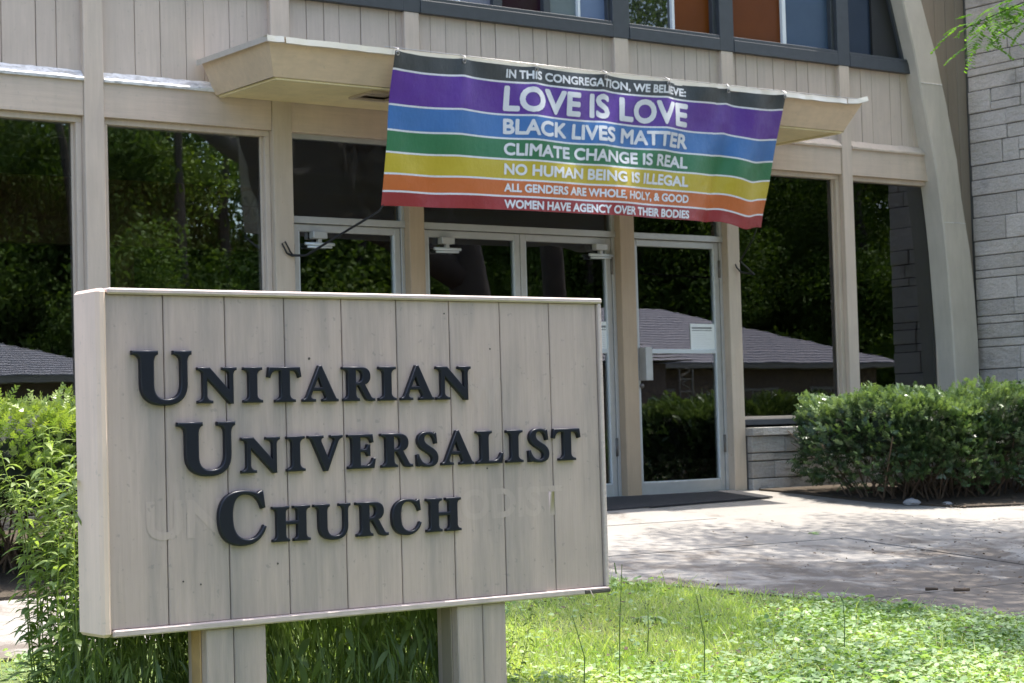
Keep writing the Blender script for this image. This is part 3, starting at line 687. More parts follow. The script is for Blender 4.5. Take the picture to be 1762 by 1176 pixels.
# raised letters
GL = {
'I': (61, ['M1 100 L60 100 L60 93 Q46 91 44 80 L44 20 Q46 9 61 7 L61 0 L0 0 L0 7 Q15 9 17 20 L17 80 Q15 91 1 93']),
'U': (123, ['M0 100 L53 100 L53 93 Q45 92 44 80 L44 35 Q44 8 70 8 Q100 8 100 40 L100 80 Q99 92 85 93 L85 100 L123 100 L123 93 Q115 92 114 80 L114 38 Q113 -4 66 -4 Q16 -4 16 38 L16 80 Q15 92 0 93']),
'N': (122, ['M0 100 L38 100 L98 36 L98 80 Q97 91 78 93 L78 100 L122 100 L122 93 Q112 91 111 80 L111 -2 L99 -2 L29 70 L29 20 Q30 8 47 7 L47 0 L0 0 L0 7 Q15 8 16 20 L16 82 Q14 91 0 93']),
'T': (110, ['M4 100 L106 100 L110 72 L102 70 Q98 89 84 90 L72 90 L72 20 Q74 9 90 7 L90 0 L24 0 L24 7 Q40 9 42 20 L42 90 L28 90 Q12 89 8 70 L0 72']),
'A': (117, ['M53 104 L63 104 L107 14 Q110 7 117 7 L117 0 L65 0 L65 7 Q77 7 75 14 L67 31 L33 31 L27 16 Q25 8 42 7 L42 0 L0 0 L0 7 Q8 8 12 15', 'M38 41 L64 41 L52 72']),
'R': (110, ['M0 100 L58 100 Q95 100 95 73 Q95 54 76 48 L97 12 Q101 7 110 8 L110 0 Q84 -4 78 6 L54 45 L45 45 L45 20 Q46 8 57 7 L57 0 L2 0 L2 7 Q15 9 17 20 L17 82 Q16 92 0 93', 'M45 91 Q67 92 67 72 Q67 54 45 54']),
'V': (117, ['M0 100 L52 100 L52 93 Q42 92 45 82 L67 34 L88 82 Q92 91 76 93 L76 100 L117 100 L117 93 Q107 91 102 82 L65 -3 L54 -3 L14 84 Q10 92 0 93']),
'E': (96, ['M0 100 L86 100 L89 76 L81 75 Q78 90 62 91 L43 91 L43 57 L56 57 Q66 57 67 70 L77 70 L77 36 L68 36 Q66 48 56 48 L43 48 L43 9 L62 9 Q80 10 87 30 L96 30 L90 0 L0 0 L0 7 Q13 9 14 20 L14 82 Q13 92 0 93']),
'S': (78, ['M72 97 L75 67 L67 66 Q61 94 43 94 Q28 93 28 81 Q28 71 42 63 L54 56 Q78 44 78 24 Q77 -3 42 -3 Q26 -3 16 2 L9 -1 L2 0 L0 34 L8 36 Q16 7 40 6 Q56 7 56 19 Q56 29 41 37 L29 44 Q4 56 4 77 Q5 103 40 103 Q54 103 63 98 L68 101']),
'L': (101, ['M0 100 L58 100 L58 93 Q46 92 45 80 L45 9 L64 9 Q84 10 92 32 L101 32 L95 0 L0 0 L0 7 Q15 9 16 20 L16 80 Q15 92 0 93']),
'C': (104, ['M92 101 L98 101 L102 68 L94 66 Q86 95 58 95 Q31 95 31 54 Q31 9 64 8 Q86 8 98 34 L104 31 Q92 -4 52 -4 Q0 -4 0 50 Q0 103 54 103 Q74 103 86 97']),
'H': (122, ['M0 100 L54 100 L54 93 Q43 92 42 82 L42 58 L80 58 L80 82 Q79 92 68 93 L68 100 L122 100 L122 93 Q110 92 109 82 L109 18 Q110 8 122 7 L122 0 L68 0 L68 7 Q79 8 80 18 L80 48 L42 48 L42 18 Q43 8 54 7 L54 0 L0 0 L0 7 Q12 8 13 18 L13 82 Q12 92 0 93']),
}
def flat_path(s, sx, sy):
    tok = s.replace('M', ' M ').replace('L', ' L ').replace('Q', ' Q ').split(); out = []; i = 0; cur = None
    while i < len(tok):
        c = tok[i]
        if c in 'ML':
            p = (float(tok[i + 1]), float(tok[i + 2])); out.append(p); cur = p; i += 3
        else:
            q = (float(tok[i + 1]), float(tok[i + 2])); e = (float(tok[i + 3]), float(tok[i + 4])); n = 10 if math.dist(cur, e) > 30 else 4
            for k in range(1, n + 1):
                t = k / n; out.append(tuple((1 - t) ** 2 * cur[d] + 2 * t * (1 - t) * q[d] + t * t * e[d] for d in (0, 1)))
            cur = e; i += 5
    return [(x * sx, y * sy) for x, y in out]
def letter(ch, x0, x1, base, h, bev):
    w, paths = GL[ch]; cu = bpy.data.curves.new('letter', 'CURVE'); cu.dimensions = '2D'; cu.fill_mode = 'BOTH'
    for s in paths:
        pts = flat_path(s, (x1 - x0) / w, h / 100)
        sp = cu.splines.new('POLY'); sp.points.add(len(pts) - 1); sp.use_cyclic_u = True
        for k, (x, y) in enumerate(pts): sp.points[k].co = (x, y, 0, 1)
    cu.extrude = 0.006; cu.bevel_depth = bev; cu.bevel_resolution = 3; cu.offset = -bev * 0.85
    tmp = bpy.data.objects.new('tmp', cu); me = bpy.data.meshes.new_from_object(tmp); bpy.data.objects.remove(tmp)
    me.name = 'letter'
    try: me.set_sharp_from_angle(angle=math.radians(50))
    except Exception: pass
    o = link('letter', me, M['letter']); o.rotation_euler = (PI / 2, 0, 0); o.location = (x0, SY + .004, base)
    for p in me.polygons: p.use_smooth = True
    on_sign(o)
ROWS = [('U', -7.4812, -7.2474, 1, 1), ('N', -7.2236, -7.0641, 1, 0), ('I', -7.0359, -6.9561, 1, 0), ('T', -6.9339, -6.7903, 1, 0), ('A', -6.7847, -6.6288, 1, 0), ('R', -6.6082, -6.464, 1, 0), ('I', -6.4452, -6.3645, 1, 0), ('A', -6.3438, -6.1881, 1, 0), ('N', -6.1757, -6.0097, 1, 0),
 ('U', -7.3087, -7.0755, 2, 1), ('N', -7.0503, -6.8886, 2, 0), ('I', -6.8589, -6.7809, 2, 0), ('V', -6.767, -6.6149, 2, 0), ('E', -6.592, -6.4677, 2, 0), ('R', -6.4427, -6.2961, 2, 0), ('S', -6.278, -6.1765, 2, 0), ('A', -6.1595, -6.0034, 2, 0), ('L', -5.989, -5.858, 2, 0), ('I', -5.8414, -5.7585, 2, 0), ('S', -5.7307, -5.6252, 2, 0), ('T', -5.6051, -5.46, 2, 0),
 ('C', -7.1515, -6.9532, 3, 1), ('H', -6.9261, -6.7653, 3, 0), ('U', -6.7487, -6.5874, 3, 0), ('R', -6.5624, -6.4175, 3, 0), ('C', -6.4004, -6.2637, 3, 0), ('H', -6.2378, -6.0744, 3, 0)]
BASE = {1: 0.6985, 2: 0.4395, 3: 0.1805}
for ch, a, b, r, big in ROWS:
    h = 0.189 if big else 0.1305
    letter(ch, a, b, BASE[r] + (0.002 if big else 0), h, 0.0062 if big else 0.0046)

# text made flat, for print
def text_mesh(s, bold=0.0):
    cu = bpy.data.curves.new('text', 'FONT'); cu.body = s; cu.size = 1.0; cu.offset = bold; cu.resolution_u = 4; cu.fill_mode = 'FRONT'; cu.dimensions = '2D'
    tmp = bpy.data.objects.new('tmp', cu); me = bpy.data.meshes.new_from_object(tmp); bpy.data.objects.remove(tmp); return me
def text_bm(s, x0, x1, z0, z1, bold=0.02, step=0.04):
    """letters in an x-z rectangle (in metres), cut into small cells so they can follow cloth"""
    me = text_mesh(s, bold); bm = bmesh.new(); bm.from_mesh(me)
    for v in bm.verts: v.co = (v.co.x, 0, v.co.y)
    X = [v.co.x for v in bm.verts]; ref = text_mesh('H', bold); Zs = [v.co.y for v in ref.vertices]
    ax, bx = min(X), max(X); az, bz = min(Zs), max(Zs)
    for v in bm.verts:
        v.co.x = x0 + (v.co.x - ax) / (bx - ax) * (x1 - x0); v.co.z = z0 + (v.co.z - az) / (bz - az) * (z1 - z0)
    if step:
        for axis, lo, hi in ((0, x0, x1), (2, z0 - .02, z1)):
            t = lo + step
            while t < hi:
                co = [0, 0, 0]; co[axis] = t; no = [0, 0, 0]; no[axis] = 1
                bmesh.ops.bisect_plane(bm, geom=bm.verts[:] + bm.edges[:] + bm.faces[:], plane_co=co, plane_no=no); t += step
    return bm
def embolden(bm, r, n=8):
    g = bm.verts[:] + bm.edges[:] + bm.faces[:]; base = list(bm.verts)
    for k in range(n):
        a = 2 * PI * k / n; d = bmesh.ops.duplicate(bm, geom=g)
        for v in d['geom']:
            if isinstance(v, bmesh.types.BMVert): v.co.x += r * math.cos(a); v.co.z += r * math.sin(a); v.co.y += .00006 * (k + 1)
for s, a, b, z0, z1 in (('UN', -7.431, -7.118, .213, .352), ('ODIST', -6.065, -5.552, .218, .338), ('W', -6.022, -5.853, .665, .785)):
    bm = text_bm(s, a, b, z0, z1, 0.03, 0)
    for v in bm.verts: v.co.y = SY + .0131
    on_sign(fin('ghost_lettering', bm, M['ghost']))

# ------------------------------------------------------------------ BANNER
ban = tag(empty('banner', (-1.15, -1.03, 3.2)), 'rainbow striped vinyl banner with white lettering hung along the entrance canopy', 'banner')
ban_inv = Matrix.Translation((1.15, 1.03, -3.2))
def on_ban(o): o.parent = ban; o.matrix_parent_inverse = ban_inv; return o
HOOKU = [0.004, 0.157, 0.328, 0.50, 0.665, 0.836, 0.996]
wr = [(rng.uniform(0, 1), rng.uniform(3, 9), rng.uniform(0, 6.28), rng.uniform(-.5, .5)) for _ in range(9)]
def cloth(u, v):
    u = np.asarray(u, float); v = np.asarray(v, float)
    x = (-3.035 + 3.792 * u) * (1 - v) + (-3.060 + 3.680 * u) * v
    zt = 3.236 - 0.008 * u; zb = 2.168 - 0.008 * u - 0.035 * np.exp(-((u - .93) / .035) ** 2) + 0.012 * np.exp(-((u - .84) / .03) ** 2)
    ph = np.zeros_like(u)
    for a, b in zip(HOOKU[:-1], HOOKU[1:]):
        inside = (u >= a) & (u <= b); ph = np.where(inside, np.sin(PI * (u - a) / (b - a)), ph)
    zt = zt - 0.014 * ph * np.where(u > .8, 1.5, 1)
    z = zt * (1 - v) + zb * v
    y = -1.045 + v * (0.19 - 0.21 * np.sin(PI * np.clip(u, 0, 1)) ** 0.8)
    for hu in HOOKU:
        y = y - 0.020 * np.exp(-((u - hu) / (.012 + .05 * v)) ** 2) * np.exp(-v * 1.6)
    y = y + 0.045 * v * np.exp(-((u - .868 + .05 * v) / .022) ** 2) - 0.04 * v * np.exp(-((u - .93) / .03) ** 2) * 0.8
    y = y + 0.016 * np.sin(u * 46 + 2 * v) * np.clip((u - .55) / .35, 0, 1) + 0.006 * np.sin(u * 23 + 4 * v + 1)
    for c, f, p, s in wr: y = y + 0.0035 * np.sin(f * (u * 3.8 * math.cos(s) + v * math.sin(s * 3)) * 1.6 + p)
    y = y + 0.006 * np.exp(-((u - .06 - .06 * v) / .02) ** 2)
    return x, y, z
VCOL = {'black': (0.045, 0.05, 0.055), 'purple': (0.105, 0.030, 0.30), 'blue': (0.05, 0.17, 0.45), 'green': (0.032, 0.18, 0.075), 'yellow': (0.54, 0.415, 0.03), 'orange': (0.56, 0.14, 0.028), 'red': (0.31, 0.026, 0.03), 'white': (0.74, 0.74, 0.78)}
def vinyl(name, col):
    mt, nt, out = nodes(name); p = N(nt, 'ShaderNodeBsdfPrincipled'); p.inputs['Roughness'].default_value = 0.36; p.inputs['Specular IOR Level'].default_value = 0.5
    v = geo(nt); c = mixc(nt, noise(nt, v, 2.2, 4), tuple(x * 0.9 for x in col), tuple(min(1, x * 1.12 + .01) for x in col))
    weave = N(nt, 'ShaderNodeTexWave'); weave.inputs['Scale'].default_value = 42; weave.bands_direction = 'X'; nt.links.new(v, weave.inputs['Vector'])
    cr = ramp(nt, noise(nt, geo(nt, (1.2, 1.2, 5)), 7, 7, 0.8, 1.6), [(0.665, (0, 0, 0)), (0.69, (1, 1, 1)), (0.70, (0, 0, 0))])
    c = mixc(nt, ramp(nt, cr, [(0, (0, 0, 0)), (1, (0.35,) * 3)]), c, (0.75, 0.75, 0.8))
    gm = N(nt, 'ShaderNodeNewGeometry'); back = mixc(nt, 0.07, (0.62, 0.62, 0.60), c)     # unprinted grey-white back
    cf = mixc(nt, gm.outputs['Backfacing'], c, back)
    nt.links.new(cf, p.inputs['Base Color'])
    h = N(nt, 'ShaderNodeMath', operation='MULTIPLY_ADD'); h.inputs[1].default_value = 0.06; nt.links.new(weave.outputs['Fac'], h.inputs[0]); nt.links.new(noise(nt, geo(nt, (1.5, 1.5, 1)), 4, 6, 0.62), h.inputs[2])
    nt.links.new(bump(nt, h.outputs[0], 0.5, 0.03), p.inputs['Normal'])
    t = N(nt, 'ShaderNodeBsdfTranslucent'); nt.links.new(cf, t.inputs['Color']); mx = N(nt, 'ShaderNodeMixShader'); mx.inputs[0].default_value = 0.08
    nt.links.new(p.outputs[0], mx.inputs[1]); nt.links.new(t.outputs[0], mx.inputs[2]); nt.links.new(mx.outputs[0], out.inputs[0]); return mt
VM = {k: vinyl('vinyl_' + k, c) for k, c in VCOL.items()}
order = ['black', 'purple', 'blue', 'green', 'yellow', 'orange', 'red', 'white']
lines = [0.115, 0.340, 0.505, 0.650, 0.790, 0.905]; LW = 0.0125
edges_v = [(0, lines[0] - LW / 2, 0)]
for k, l in enumerate(lines):
    edges_v.append((l - LW / 2, l + LW / 2, 7)); edges_v.append((l + LW / 2, (lines[k + 1] - LW / 2) if k < 5 else 1.0, k + 1))
vv, vm = [0.0], []
for a, b, mi in edges_v:
    n = 1 if mi == 7 else max(2, int((b - a) / .018))
    for k in range(1, n + 1): vv.append(a + (b - a) * k / n); vm.append(mi)
NU = 260; uu = np.linspace(0, 1, NU + 1); U, Vg = np.meshgrid(uu, np.array(vv), indexing='ij')
X, Y, Z = cloth(U, Vg); V3 = np.stack([X, Y, Z], -1).reshape(-1, 3); nv = len(vv)
i, j = np.meshgrid(np.arange(NU), np.arange(nv - 1), indexing='ij'); a = (i * nv + j).ravel(); F = np.stack([a, a + nv, a + nv + 1, a + 1], 1)
me = np_mesh('vinyl_sheet', V3, F[:, ::-1], smooth=True)
o = on_ban(link('vinyl_sheet', me, [VM[k] for k in order]))
me.polygons.foreach_set('material_index', np.tile(np.array(vm, dtype=np.int32), NU)[:len(F)]); me.update()
TX = [('IN THIS CONGREGATION, WE BELIEVE:', 0.030, 0.084, .2575, .7195), ('LOVE IS LOVE', 0.150, 0.306, .2575, .7235), ('BLACK LIVES MATTER', 0.373, 0.470, .2580, .7290), ('CLIMATE CHANGE IS REAL', 0.540, 0.617, .2590, .7310), ('NO HUMAN BEING IS ILLEGAL', 0.683, 0.753, .2600, .7350), ('ALL GENDERS ARE WHOLE, HOLY, & GOOD', 0.819, 0.872, .2610, .7400), ('WOMEN HAVE AGENCY OVER THEIR BODIES', 0.932, 0.986, .2620, .7440)]
for s, v0, v1, u0, u1 in TX:
    bm = text_bm(s, 0, (u1 - u0) * 3.75, 0, (v1 - v0) * 1.07, 0.0, 0.03); embolden(bm, (v1 - v0) * 1.07 * .060)
    W_, H_ = (u1 - u0) * 3.75, (v1 - v0) * 1.07
    for vt in bm.verts:
        u = u0 + vt.co.x / W_ * (u1 - u0); v = v1 - vt.co.z / H_ * (v1 - v0)
        x, y, z = cloth(u, v); vt.co = (float(x), float(y) - .0022 - vt.co.y, float(z))
    on_ban(fin('lettering', bm, VM['white']))
for hu in HOOKU:
    x, y, z = [float(t) for t in cloth(hu, 0.0)]
    on_ban(tube('hook', [(x, y + .006, z - .018), (x, y - .012, z - .012), (x, y - .010, z + .012), (x + .003, -1.03, 3.262), (x + .002, -1.01, 3.272), (x, -0.985, 3.262)], .0042, M['steel'], None, 6))
    bm = bmesh.new(); bm_tube(bm, [(x + .013 * math.cos(a), y - .004, z - .02 + .013 * math.sin(a)) for a in np.linspace(0, 2 * PI, 13)], .004, 5); on_ban(fin('grommet', bm, M['steel'], None, True))
on_ban(tube('hanging_cord', [(-3.1, -1.035, 3.262), (-1.2, -1.037, 3.252), (0.9, -1.04, 3.258), (1.60, -1.04, 3.262)], .0028, M['steel'], None, 5))
# tie cords
xl, yl, zl = [float(t) for t in cloth(0.004, 0.99)]; xr, yr, zr = [float(t) for t in cloth(0.985, 0.985)]
cd = tag(tube('tie_cord', [(xl, yl, zl), (xl - .02, yl + .03, zl - .05), (xl - .08, yl + .3, zl - .14), (-3.22, -0.1, 1.88), (-3.29, -0.016, 1.885), (-3.33, -0.018, 1.90), (-3.37, -0.02, 1.97), (-3.345, -0.02, 1.985), (-3.30, -0.018, 1.91), (-3.27, -0.018, 1.88)], [.003, .009, .009, .009, .010, .007, .006, .006, .006, .005], M['rope'], None, 7), 'black bungee cord from lower left banner corner to the door post', 'cord')
cd2 = tag(tube('tie_cord', [(xr, yr, zr), (xr + .02, yr + .08, zr - .10), (xr + .12, yr + .35, zr - .26), (1.23, -0.12, 1.85), (1.17, -0.02, 1.875), (1.13, -0.012, 1.915), (1.115, -0.012, 1.945)], [.003, .005, .0075, .008, .008, .007, .005], M['rope'], None, 7), 'black bungee cord from lower right banner corner to the tan post', 'cord')

# ------------------------------------------------------------------ SMALL THINGS BY THE DOOR
bm = bmesh.new()
pts = [(-1.9, -0.10), (0.93, -0.10), (0.86, -0.64), (-1.9, -0.92)]
top = [bm.verts.new((x, y, gz(x, y) + .016)) for x, y in pts]; bot = [bm.verts.new((x, y, gz(x, y) + .005)) for x, y in pts]
bm.faces.new(top)
for k in range(4): bm.faces.new((top[k], bot[k], bot[(k + 1) % 4], top[(k + 1) % 4]))
tag(fin('door_mat', bm, M['mat']), 'wide black ribbed mat on the concrete before the doors', 'mat')
def notice(x0, x1, z0, z1, y, label, cat='notice'):
    e = empty('paper_notice', ((x0 + x1) / 2, y, z0)); tag(e, label, cat)
    inv = Matrix.Translation((-(x0 + x1) / 2, -y, -z0))
    def on(o): o.parent = e; o.matrix_parent_inverse = inv
    on(box('sheet', (x0, x1, y, y + .0015, z0, z1), M['paper']))
    w = x1 - x0; h = z1 - z0
    on(boxes('heading', [(x0 + w * .06, x1 - w * .12, y - .0012, y - .0002, z1 - h * .20, z1 - h * .13), (x0 + w * .06, x1 - w * .12, y - .0012, y - .0002, z1 - h * .28, z1 - h * .25)], M['paperink']))
    on(boxes('print_lines', [(x0 + w * .08, x0 + w * random.uniform(.6, .88), y - .0012, y - .0002, z1 - h * t, z1 - h * t + h * .010) for t in np.arange(.38, .95, .075)], M['paperpale']))
notice(0.672, 0.948, 1.214, 1.432, 0.0995, 'white printed notice taped inside the right single door glass')
notice(-0.345, -0.247, 1.19, 1.44, 0.0995, 'narrow white sheet on the double door beside the wooden sign')
e = tag(box('frosted_sheet', (1.30, 1.535, 0.125, 0.128, 0.632, 0.842), plain('frosted_sheet', (0.34, 0.37, 0.35), 0.6), None), 'grey frosted sheet standing inside the window right of the doors', 'sheet')
# display inside the left window
for x0, x1, z0, z1, col, lab in ((-5.33, -5.20, 0.63, 0.78, (0.35, 0.36, 0.38), 'pale leaflet inside the far left window above the hedge'), (-5.12, -4.94, 0.64, 0.88, (0.16, 0.05, 0.03), 'framed reddish picture inside the far left window'), (-5.70, -5.55, 0.63, 0.80, (0.28, 0.29, 0.30), 'grey card inside the far left window nearest the frame edge')):
    bm = bmesh.new(); bm_box(bm, x0 - .015, x1 + .015, 0.30, 0.32, z0 - .015, z1 + .015); bm_box(bm, x0, x1, 0.292, 0.299, z0, z1)
    o = fin('display_card', bm, [M['gray'], plain('card_print', col, 0.7, var=0.3)]); tag(o, lab, 'card')
    for p in o.data.polygons[6:]: p.material_index = 1

# ------------------------------------------------------------------ VEGETATION
def hedge(name, x0, x1, y0, y1, top, label, bright, n_sprays, roundl=0.35):
    """clipped yew: sprays of needles over a rounded box, twiggy dark inside, open towards the ground"""
    e = tag(empty(name, ((x0 + x1) / 2, (y0 + y1) / 2, gz(0, (y0 + y1) / 2))), label, 'hedge', None)
    loc = Vector(e.location)
    def on(o): o.parent = e; o.matrix_parent_inverse = Matrix.Translation(-loc); return o
    cx, cy = (x0 + x1) / 2, (y0 + y1) / 2; hx, hy = (x1 - x0) / 2, (y1 - y0) / 2; zb = gz(0, cy) + 0.10; hz = (top - zb) / 2; cz = zb + hz
    n = n_sprays; d = rand_unit(n * 2); d[:, 2] = np.where(d[:, 2] < -0.5, -d[:, 2], d[:, 2])
    w = np.abs(d) ** np.array([3.2, 3.2, 3.2]) ; d = d / (w.sum(1, keepdims=True) ** (1 / 3.2))
    # stretch directions so area is evenly covered
    c = np.stack([rng.uniform(-1, 1, 2 * n), rng.uniform(-1, 1, 2 * n), rng.uniform(-1, 1, 2 * n)], 1)
    face = rng.choice(5, 2 * n, p=[0.30, 0.36, 0.04, 0.14, 0.16])
    for f_, ax, s in ((0, 2, 1), (1, 1, -1), (2, 1, 1), (3, 0, -1), (4, 2, -1)):
        c[face == f_, ax] = s * rng.uniform(.82, 1.0, (face == f_).sum())
    c[face == 4] = rng.uniform(-.9, .9, ((face == 4).sum(), 3))
    pn = 5.0; r = (np.abs(c) ** pn).sum(1) ** (1 / pn); c = np.where(r[:, None] > 1, c / r[:, None], c)
    c = c[:n]
    lump = 0.055 * np.sin(c[:, 0] * hx * 7.1 + 1 + 2 * c[:, 2]) + 0.055 * np.sin(c[:, 1] * hy * 7.7 + c[:, 0] * 5) + 0.05 * np.sin(c[:, 2] * 9 + c[:, 0] * 17) * np.sin(c[:, 0] * hx * 5)
    P = np.stack([cx + c[:, 0] * hx, cy + c[:, 1] * hy, cz + c[:, 2] * hz], 1) + unit(c + 1e-6) * (lump[:, None] + rng.normal(0, .028, (n, 1)))
    low = (P[:, 2] - zb) / (top - zb)
    cl = np.sin(P[:, 0] * 31 + 4 * np.sin(P[:, 2] * 9)) * np.sin(P[:, 2] * 37 + 3 * np.sin(P[:, 0] * 13)) * np.sin(P[:, 1] * 33 + P[:, 0] * 7)
    keep = rng.random(n) < np.clip(.22 + 1.2 * low, 0, 1) * np.clip(.62 - 2.2 * cl * (low < .86), .10, 1); P = P[keep]; c = c[keep]; n = len(P)
    D = unit(c * np.array([.8, .8, .6]) + np.array([0, 0, .45]) + rng.normal(0, .45, (n, 3)))
    ln = rng.uniform(.05, .12, n); shoot = (rng.random(n) < .05) & (c[:, 2] > .6); ln = np.where(shoot, ln * 1.5, ln); P = P - D * ln[:, None] * .5
    K = 11; side = unit(np.cross(D, rng.normal(size=(n, 3))))
    nrm = np.cross(D, side)
    Ps, Ds, Us, Ls, T = [], [], [], [], []
    tone = np.clip(rng.normal(.32 if not bright else .42, .2, n) + .46 * (c[:, 2] > .66) + .35 * shoot, 0, 1)  # paler tone on the hedge top stands for sun highlights
    for k in range(K):
        t = (k + .5) / K; s = 1 if k % 2 else -1
        Ps.append(P + D * (ln * t)[:, None]); Ds.append(unit(D * .55 + side * s * (1.0 - .4 * t) + rng.normal(0, .16, (n, 3)))); Us.append(nrm)
        Ls.append(rng.uniform(.022, .034, n) * (1 - .35 * t)); T.append(np.clip(tone + .2 * (t - .5), 0, 1))
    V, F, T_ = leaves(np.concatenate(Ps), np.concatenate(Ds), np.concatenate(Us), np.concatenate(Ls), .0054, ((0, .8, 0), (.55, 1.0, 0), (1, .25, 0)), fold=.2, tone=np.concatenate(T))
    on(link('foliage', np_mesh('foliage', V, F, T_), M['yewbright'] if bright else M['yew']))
    bm = bmesh.new()
    for k in range(int((x1 - x0) * 60)):
        bx_ = random.uniform(x0 + .25, x1 - .1); by_ = cy + random.uniform(-.5, .5) * hy; bz_ = gz(0, by_)
        ax = random.uniform(-.35, .35); ay = random.uniform(-1, 1) * hy * .75
        bm_tube(bm, [(bx_, by_, bz_), (bx_ + ax * .4, by_ + ay * .4, bz_ + .22), (bx_ + ax, by_ + ay, bz_ + random.uniform(.4, .8))], [.009, .006, .003], 4, False)
    on(fin('twigs', bm, M['twig']))
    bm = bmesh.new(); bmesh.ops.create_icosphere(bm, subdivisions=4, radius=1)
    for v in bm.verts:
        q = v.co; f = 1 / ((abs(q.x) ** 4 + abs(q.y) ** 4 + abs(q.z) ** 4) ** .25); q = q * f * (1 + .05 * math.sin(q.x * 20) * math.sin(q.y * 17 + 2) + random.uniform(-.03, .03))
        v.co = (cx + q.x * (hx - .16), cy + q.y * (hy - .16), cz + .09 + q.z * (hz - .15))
    on(fin('shade_core', bm, M['shadowcore']))  # solid dark core, painted shade behind the needle sprays
    return e
hedge('yew_hedge', 1.22, 4.22, -1.80, -0.32, 0.74, 'dark green clipped yew hedge before the right windows and stone wing', False, 19000)
hedge('yew_hedge', -9.1, -3.75, -2.55, -0.55, 0.78, 'sunlit bright green yew hedge behind the left end of the sign', True, 17000)

# tall willow-leaved weeds behind the sign
def weed_mesh(h, seed, lean):
    r = np.random.default_rng(seed); n = int(h / .016); t = np.linspace(.06, 1, n); ang = np.cumsum(np.full(n, 2.4)) + r.normal(0, .3, n)
    sp = np.stack([lean * t ** 2 * h + .015 * np.sin(t * 9 + seed), .4 * lean * t ** 2 * h, t * h], 1)
    D = np.stack([np.cos(ang), np.sin(ang), r.uniform(.15, .75, n)], 1); L = r.uniform(.08, .135, n) * np.where(t > .9, .75, 1); W = L * r.uniform(.08, .115, n)
    V, F, T = leaves(sp, D, np.tile([0, 0, 1.0], (n, 1)) + r.normal(0, .2, (n, 3)), L, W, ((0, .15, 0), (.25, .85, 0), (.55, 1, 0), (.8, .6, 0), (1, .04, 0)), droop=.55, fold=.3, tone=np.clip(r.normal(.55, .2, n) + .35 * (t - .5), 0, 1))
    # stem as thin crossed strips
    k = 12; tt = np.linspace(0, 1, k); c = np.stack([lean * tt ** 2 * h + .015 * np.sin(tt * 9 + seed), .4 * lean * tt ** 2 * h, tt * h], 1); w = .0042 * (1 - .6 * tt)
    parts = [(V, F, T)]
    for sx, sy in ((1, 0), (0, 1)):
        s = np.array([sx, sy, 0.0]); Vs = np.empty((2 * k, 3)); Vs[0::2] = c - s * w[:, None]; Vs[1::2] = c + s * w[:, None]
        Fs = np.array([[2 * q, 2 * q + 1, 2 * q + 3, 2 * q + 2] for q in range(k - 1)]); parts.append((Vs, Fs, np.full(2 * k, .85)))
    return np_mesh('tall_weed', *merge(parts))
WM = [weed_mesh(1.15, 1, .10), weed_mesh(1.0, 2, -.12), weed_mesh(.82, 3, .2), weed_mesh(1.1, 4, -.05)]
for mm in WM: mm.materials.append(M['weed'])
def put_weed(x, y, s, k, tilt=None):
    o = bpy.data.objects.new('tall_weed', WM[k]); o.location = (x, y, gz(x, y) - .02); o.scale = (s, s, s)
    o.rotation_euler = (random.uniform(-.08, .08) if tilt is None else tilt, random.uniform(-.1, .1), random.uniform(0, 6.28)); COL.objects.link(o)
    return o
for k in range(26):
    o = put_weed(random.uniform(-7.58, -7.36), random.uniform(-5.75, -5.2), random.uniform(.7, 1.04), k % 4)
    tag(o, 'leafy stem in the sunlit clump of tall weeds past the left end of the sign', 'weed', 'weeds standing clear of the sign on its left')
for k in range(40):
    o = put_weed(random.uniform(-7.5, -5.82), random.uniform(-5.82, -5.3), random.uniform(.55, 1.05), k % 4)
    tag(o, 'leafy stem in the tangle of tall weeds growing right behind the sign posts', 'weed', 'weeds growing behind the sign')
for x, y, s in ((-5.83, -6.0, .42), (-5.80, -5.9, .50), (-5.74, -5.95, .47)):
    tag(put_weed(x, y, s, 2), 'thin drooping weed just right of the right sign post', 'weed', 'thin weeds right of the sign post')
# pendulous fine stems that fill the gap below the board
def strands():
    n = 420; x = rng.uniform(-7.55, -5.84, n); y = rng.uniform(-5.84, -5.5, n); z0 = rng.uniform(-.02, .12, n)
    Ps = np.stack([x, y, z0], 1); D = np.stack([rng.normal(0, .13, n), rng.normal(0, .12, n), -np.ones(n)], 1)
    a = leaves(Ps, D, rng.normal(size=(n, 3)) + np.array([0, -1, 0]), rng.uniform(.35, .6, n), .0035, ((0, 1, 0), (.3, .9, 0), (.7, .8, 0), (1, .5, 0)), tone=rng.uniform(.1, .7, n))
    m_ = 7000; k = rng.integers(0, n, m_); t = rng.uniform(.05, 1, m_)
    P2 = Ps[k] + D[k] * (t * .5)[:, None]; D2 = np.stack([rng.normal(0, .55, m_), rng.normal(0, .5, m_), -np.ones(m_)], 1)
    b = leaves(P2, D2, rng.normal(size=(m_, 3)) + np.array([0, -1, 0]), rng.uniform(.035, .10, m_), rng.uniform(.0025, .0065, m_), ((0, .2, 0), (.4, 1, 0), (1, .05, 0)), droop=.5, tone=np.clip(rng.normal(.26, .26, m_), 0, 1))
    q = 190; P3 = np.stack([rng.uniform(-7.0, -5.9, q), rng.uniform(-5.88, -5.7, q), rng.uniform(-.30, -.02, q)], 1)
    c = leaves(P3, np.stack([rng.normal(0, .6, q), rng.normal(-.2, .4, q), -np.ones(q)], 1), np.array([0, -1, .5]) + rng.normal(0, .4, (q, 3)), rng.uniform(.06, .10, q), rng.uniform(.010, .017, q), ((0, .15, 0), (.3, .9, 0), (.6, .9, 0), (1, .04, 0)), droop=.3, fold=.3, tone=np.clip(rng.normal(.2, .2, q), 0, 1))
    d = (c[0], c[1], c[2])
    return merge([a, b, d])
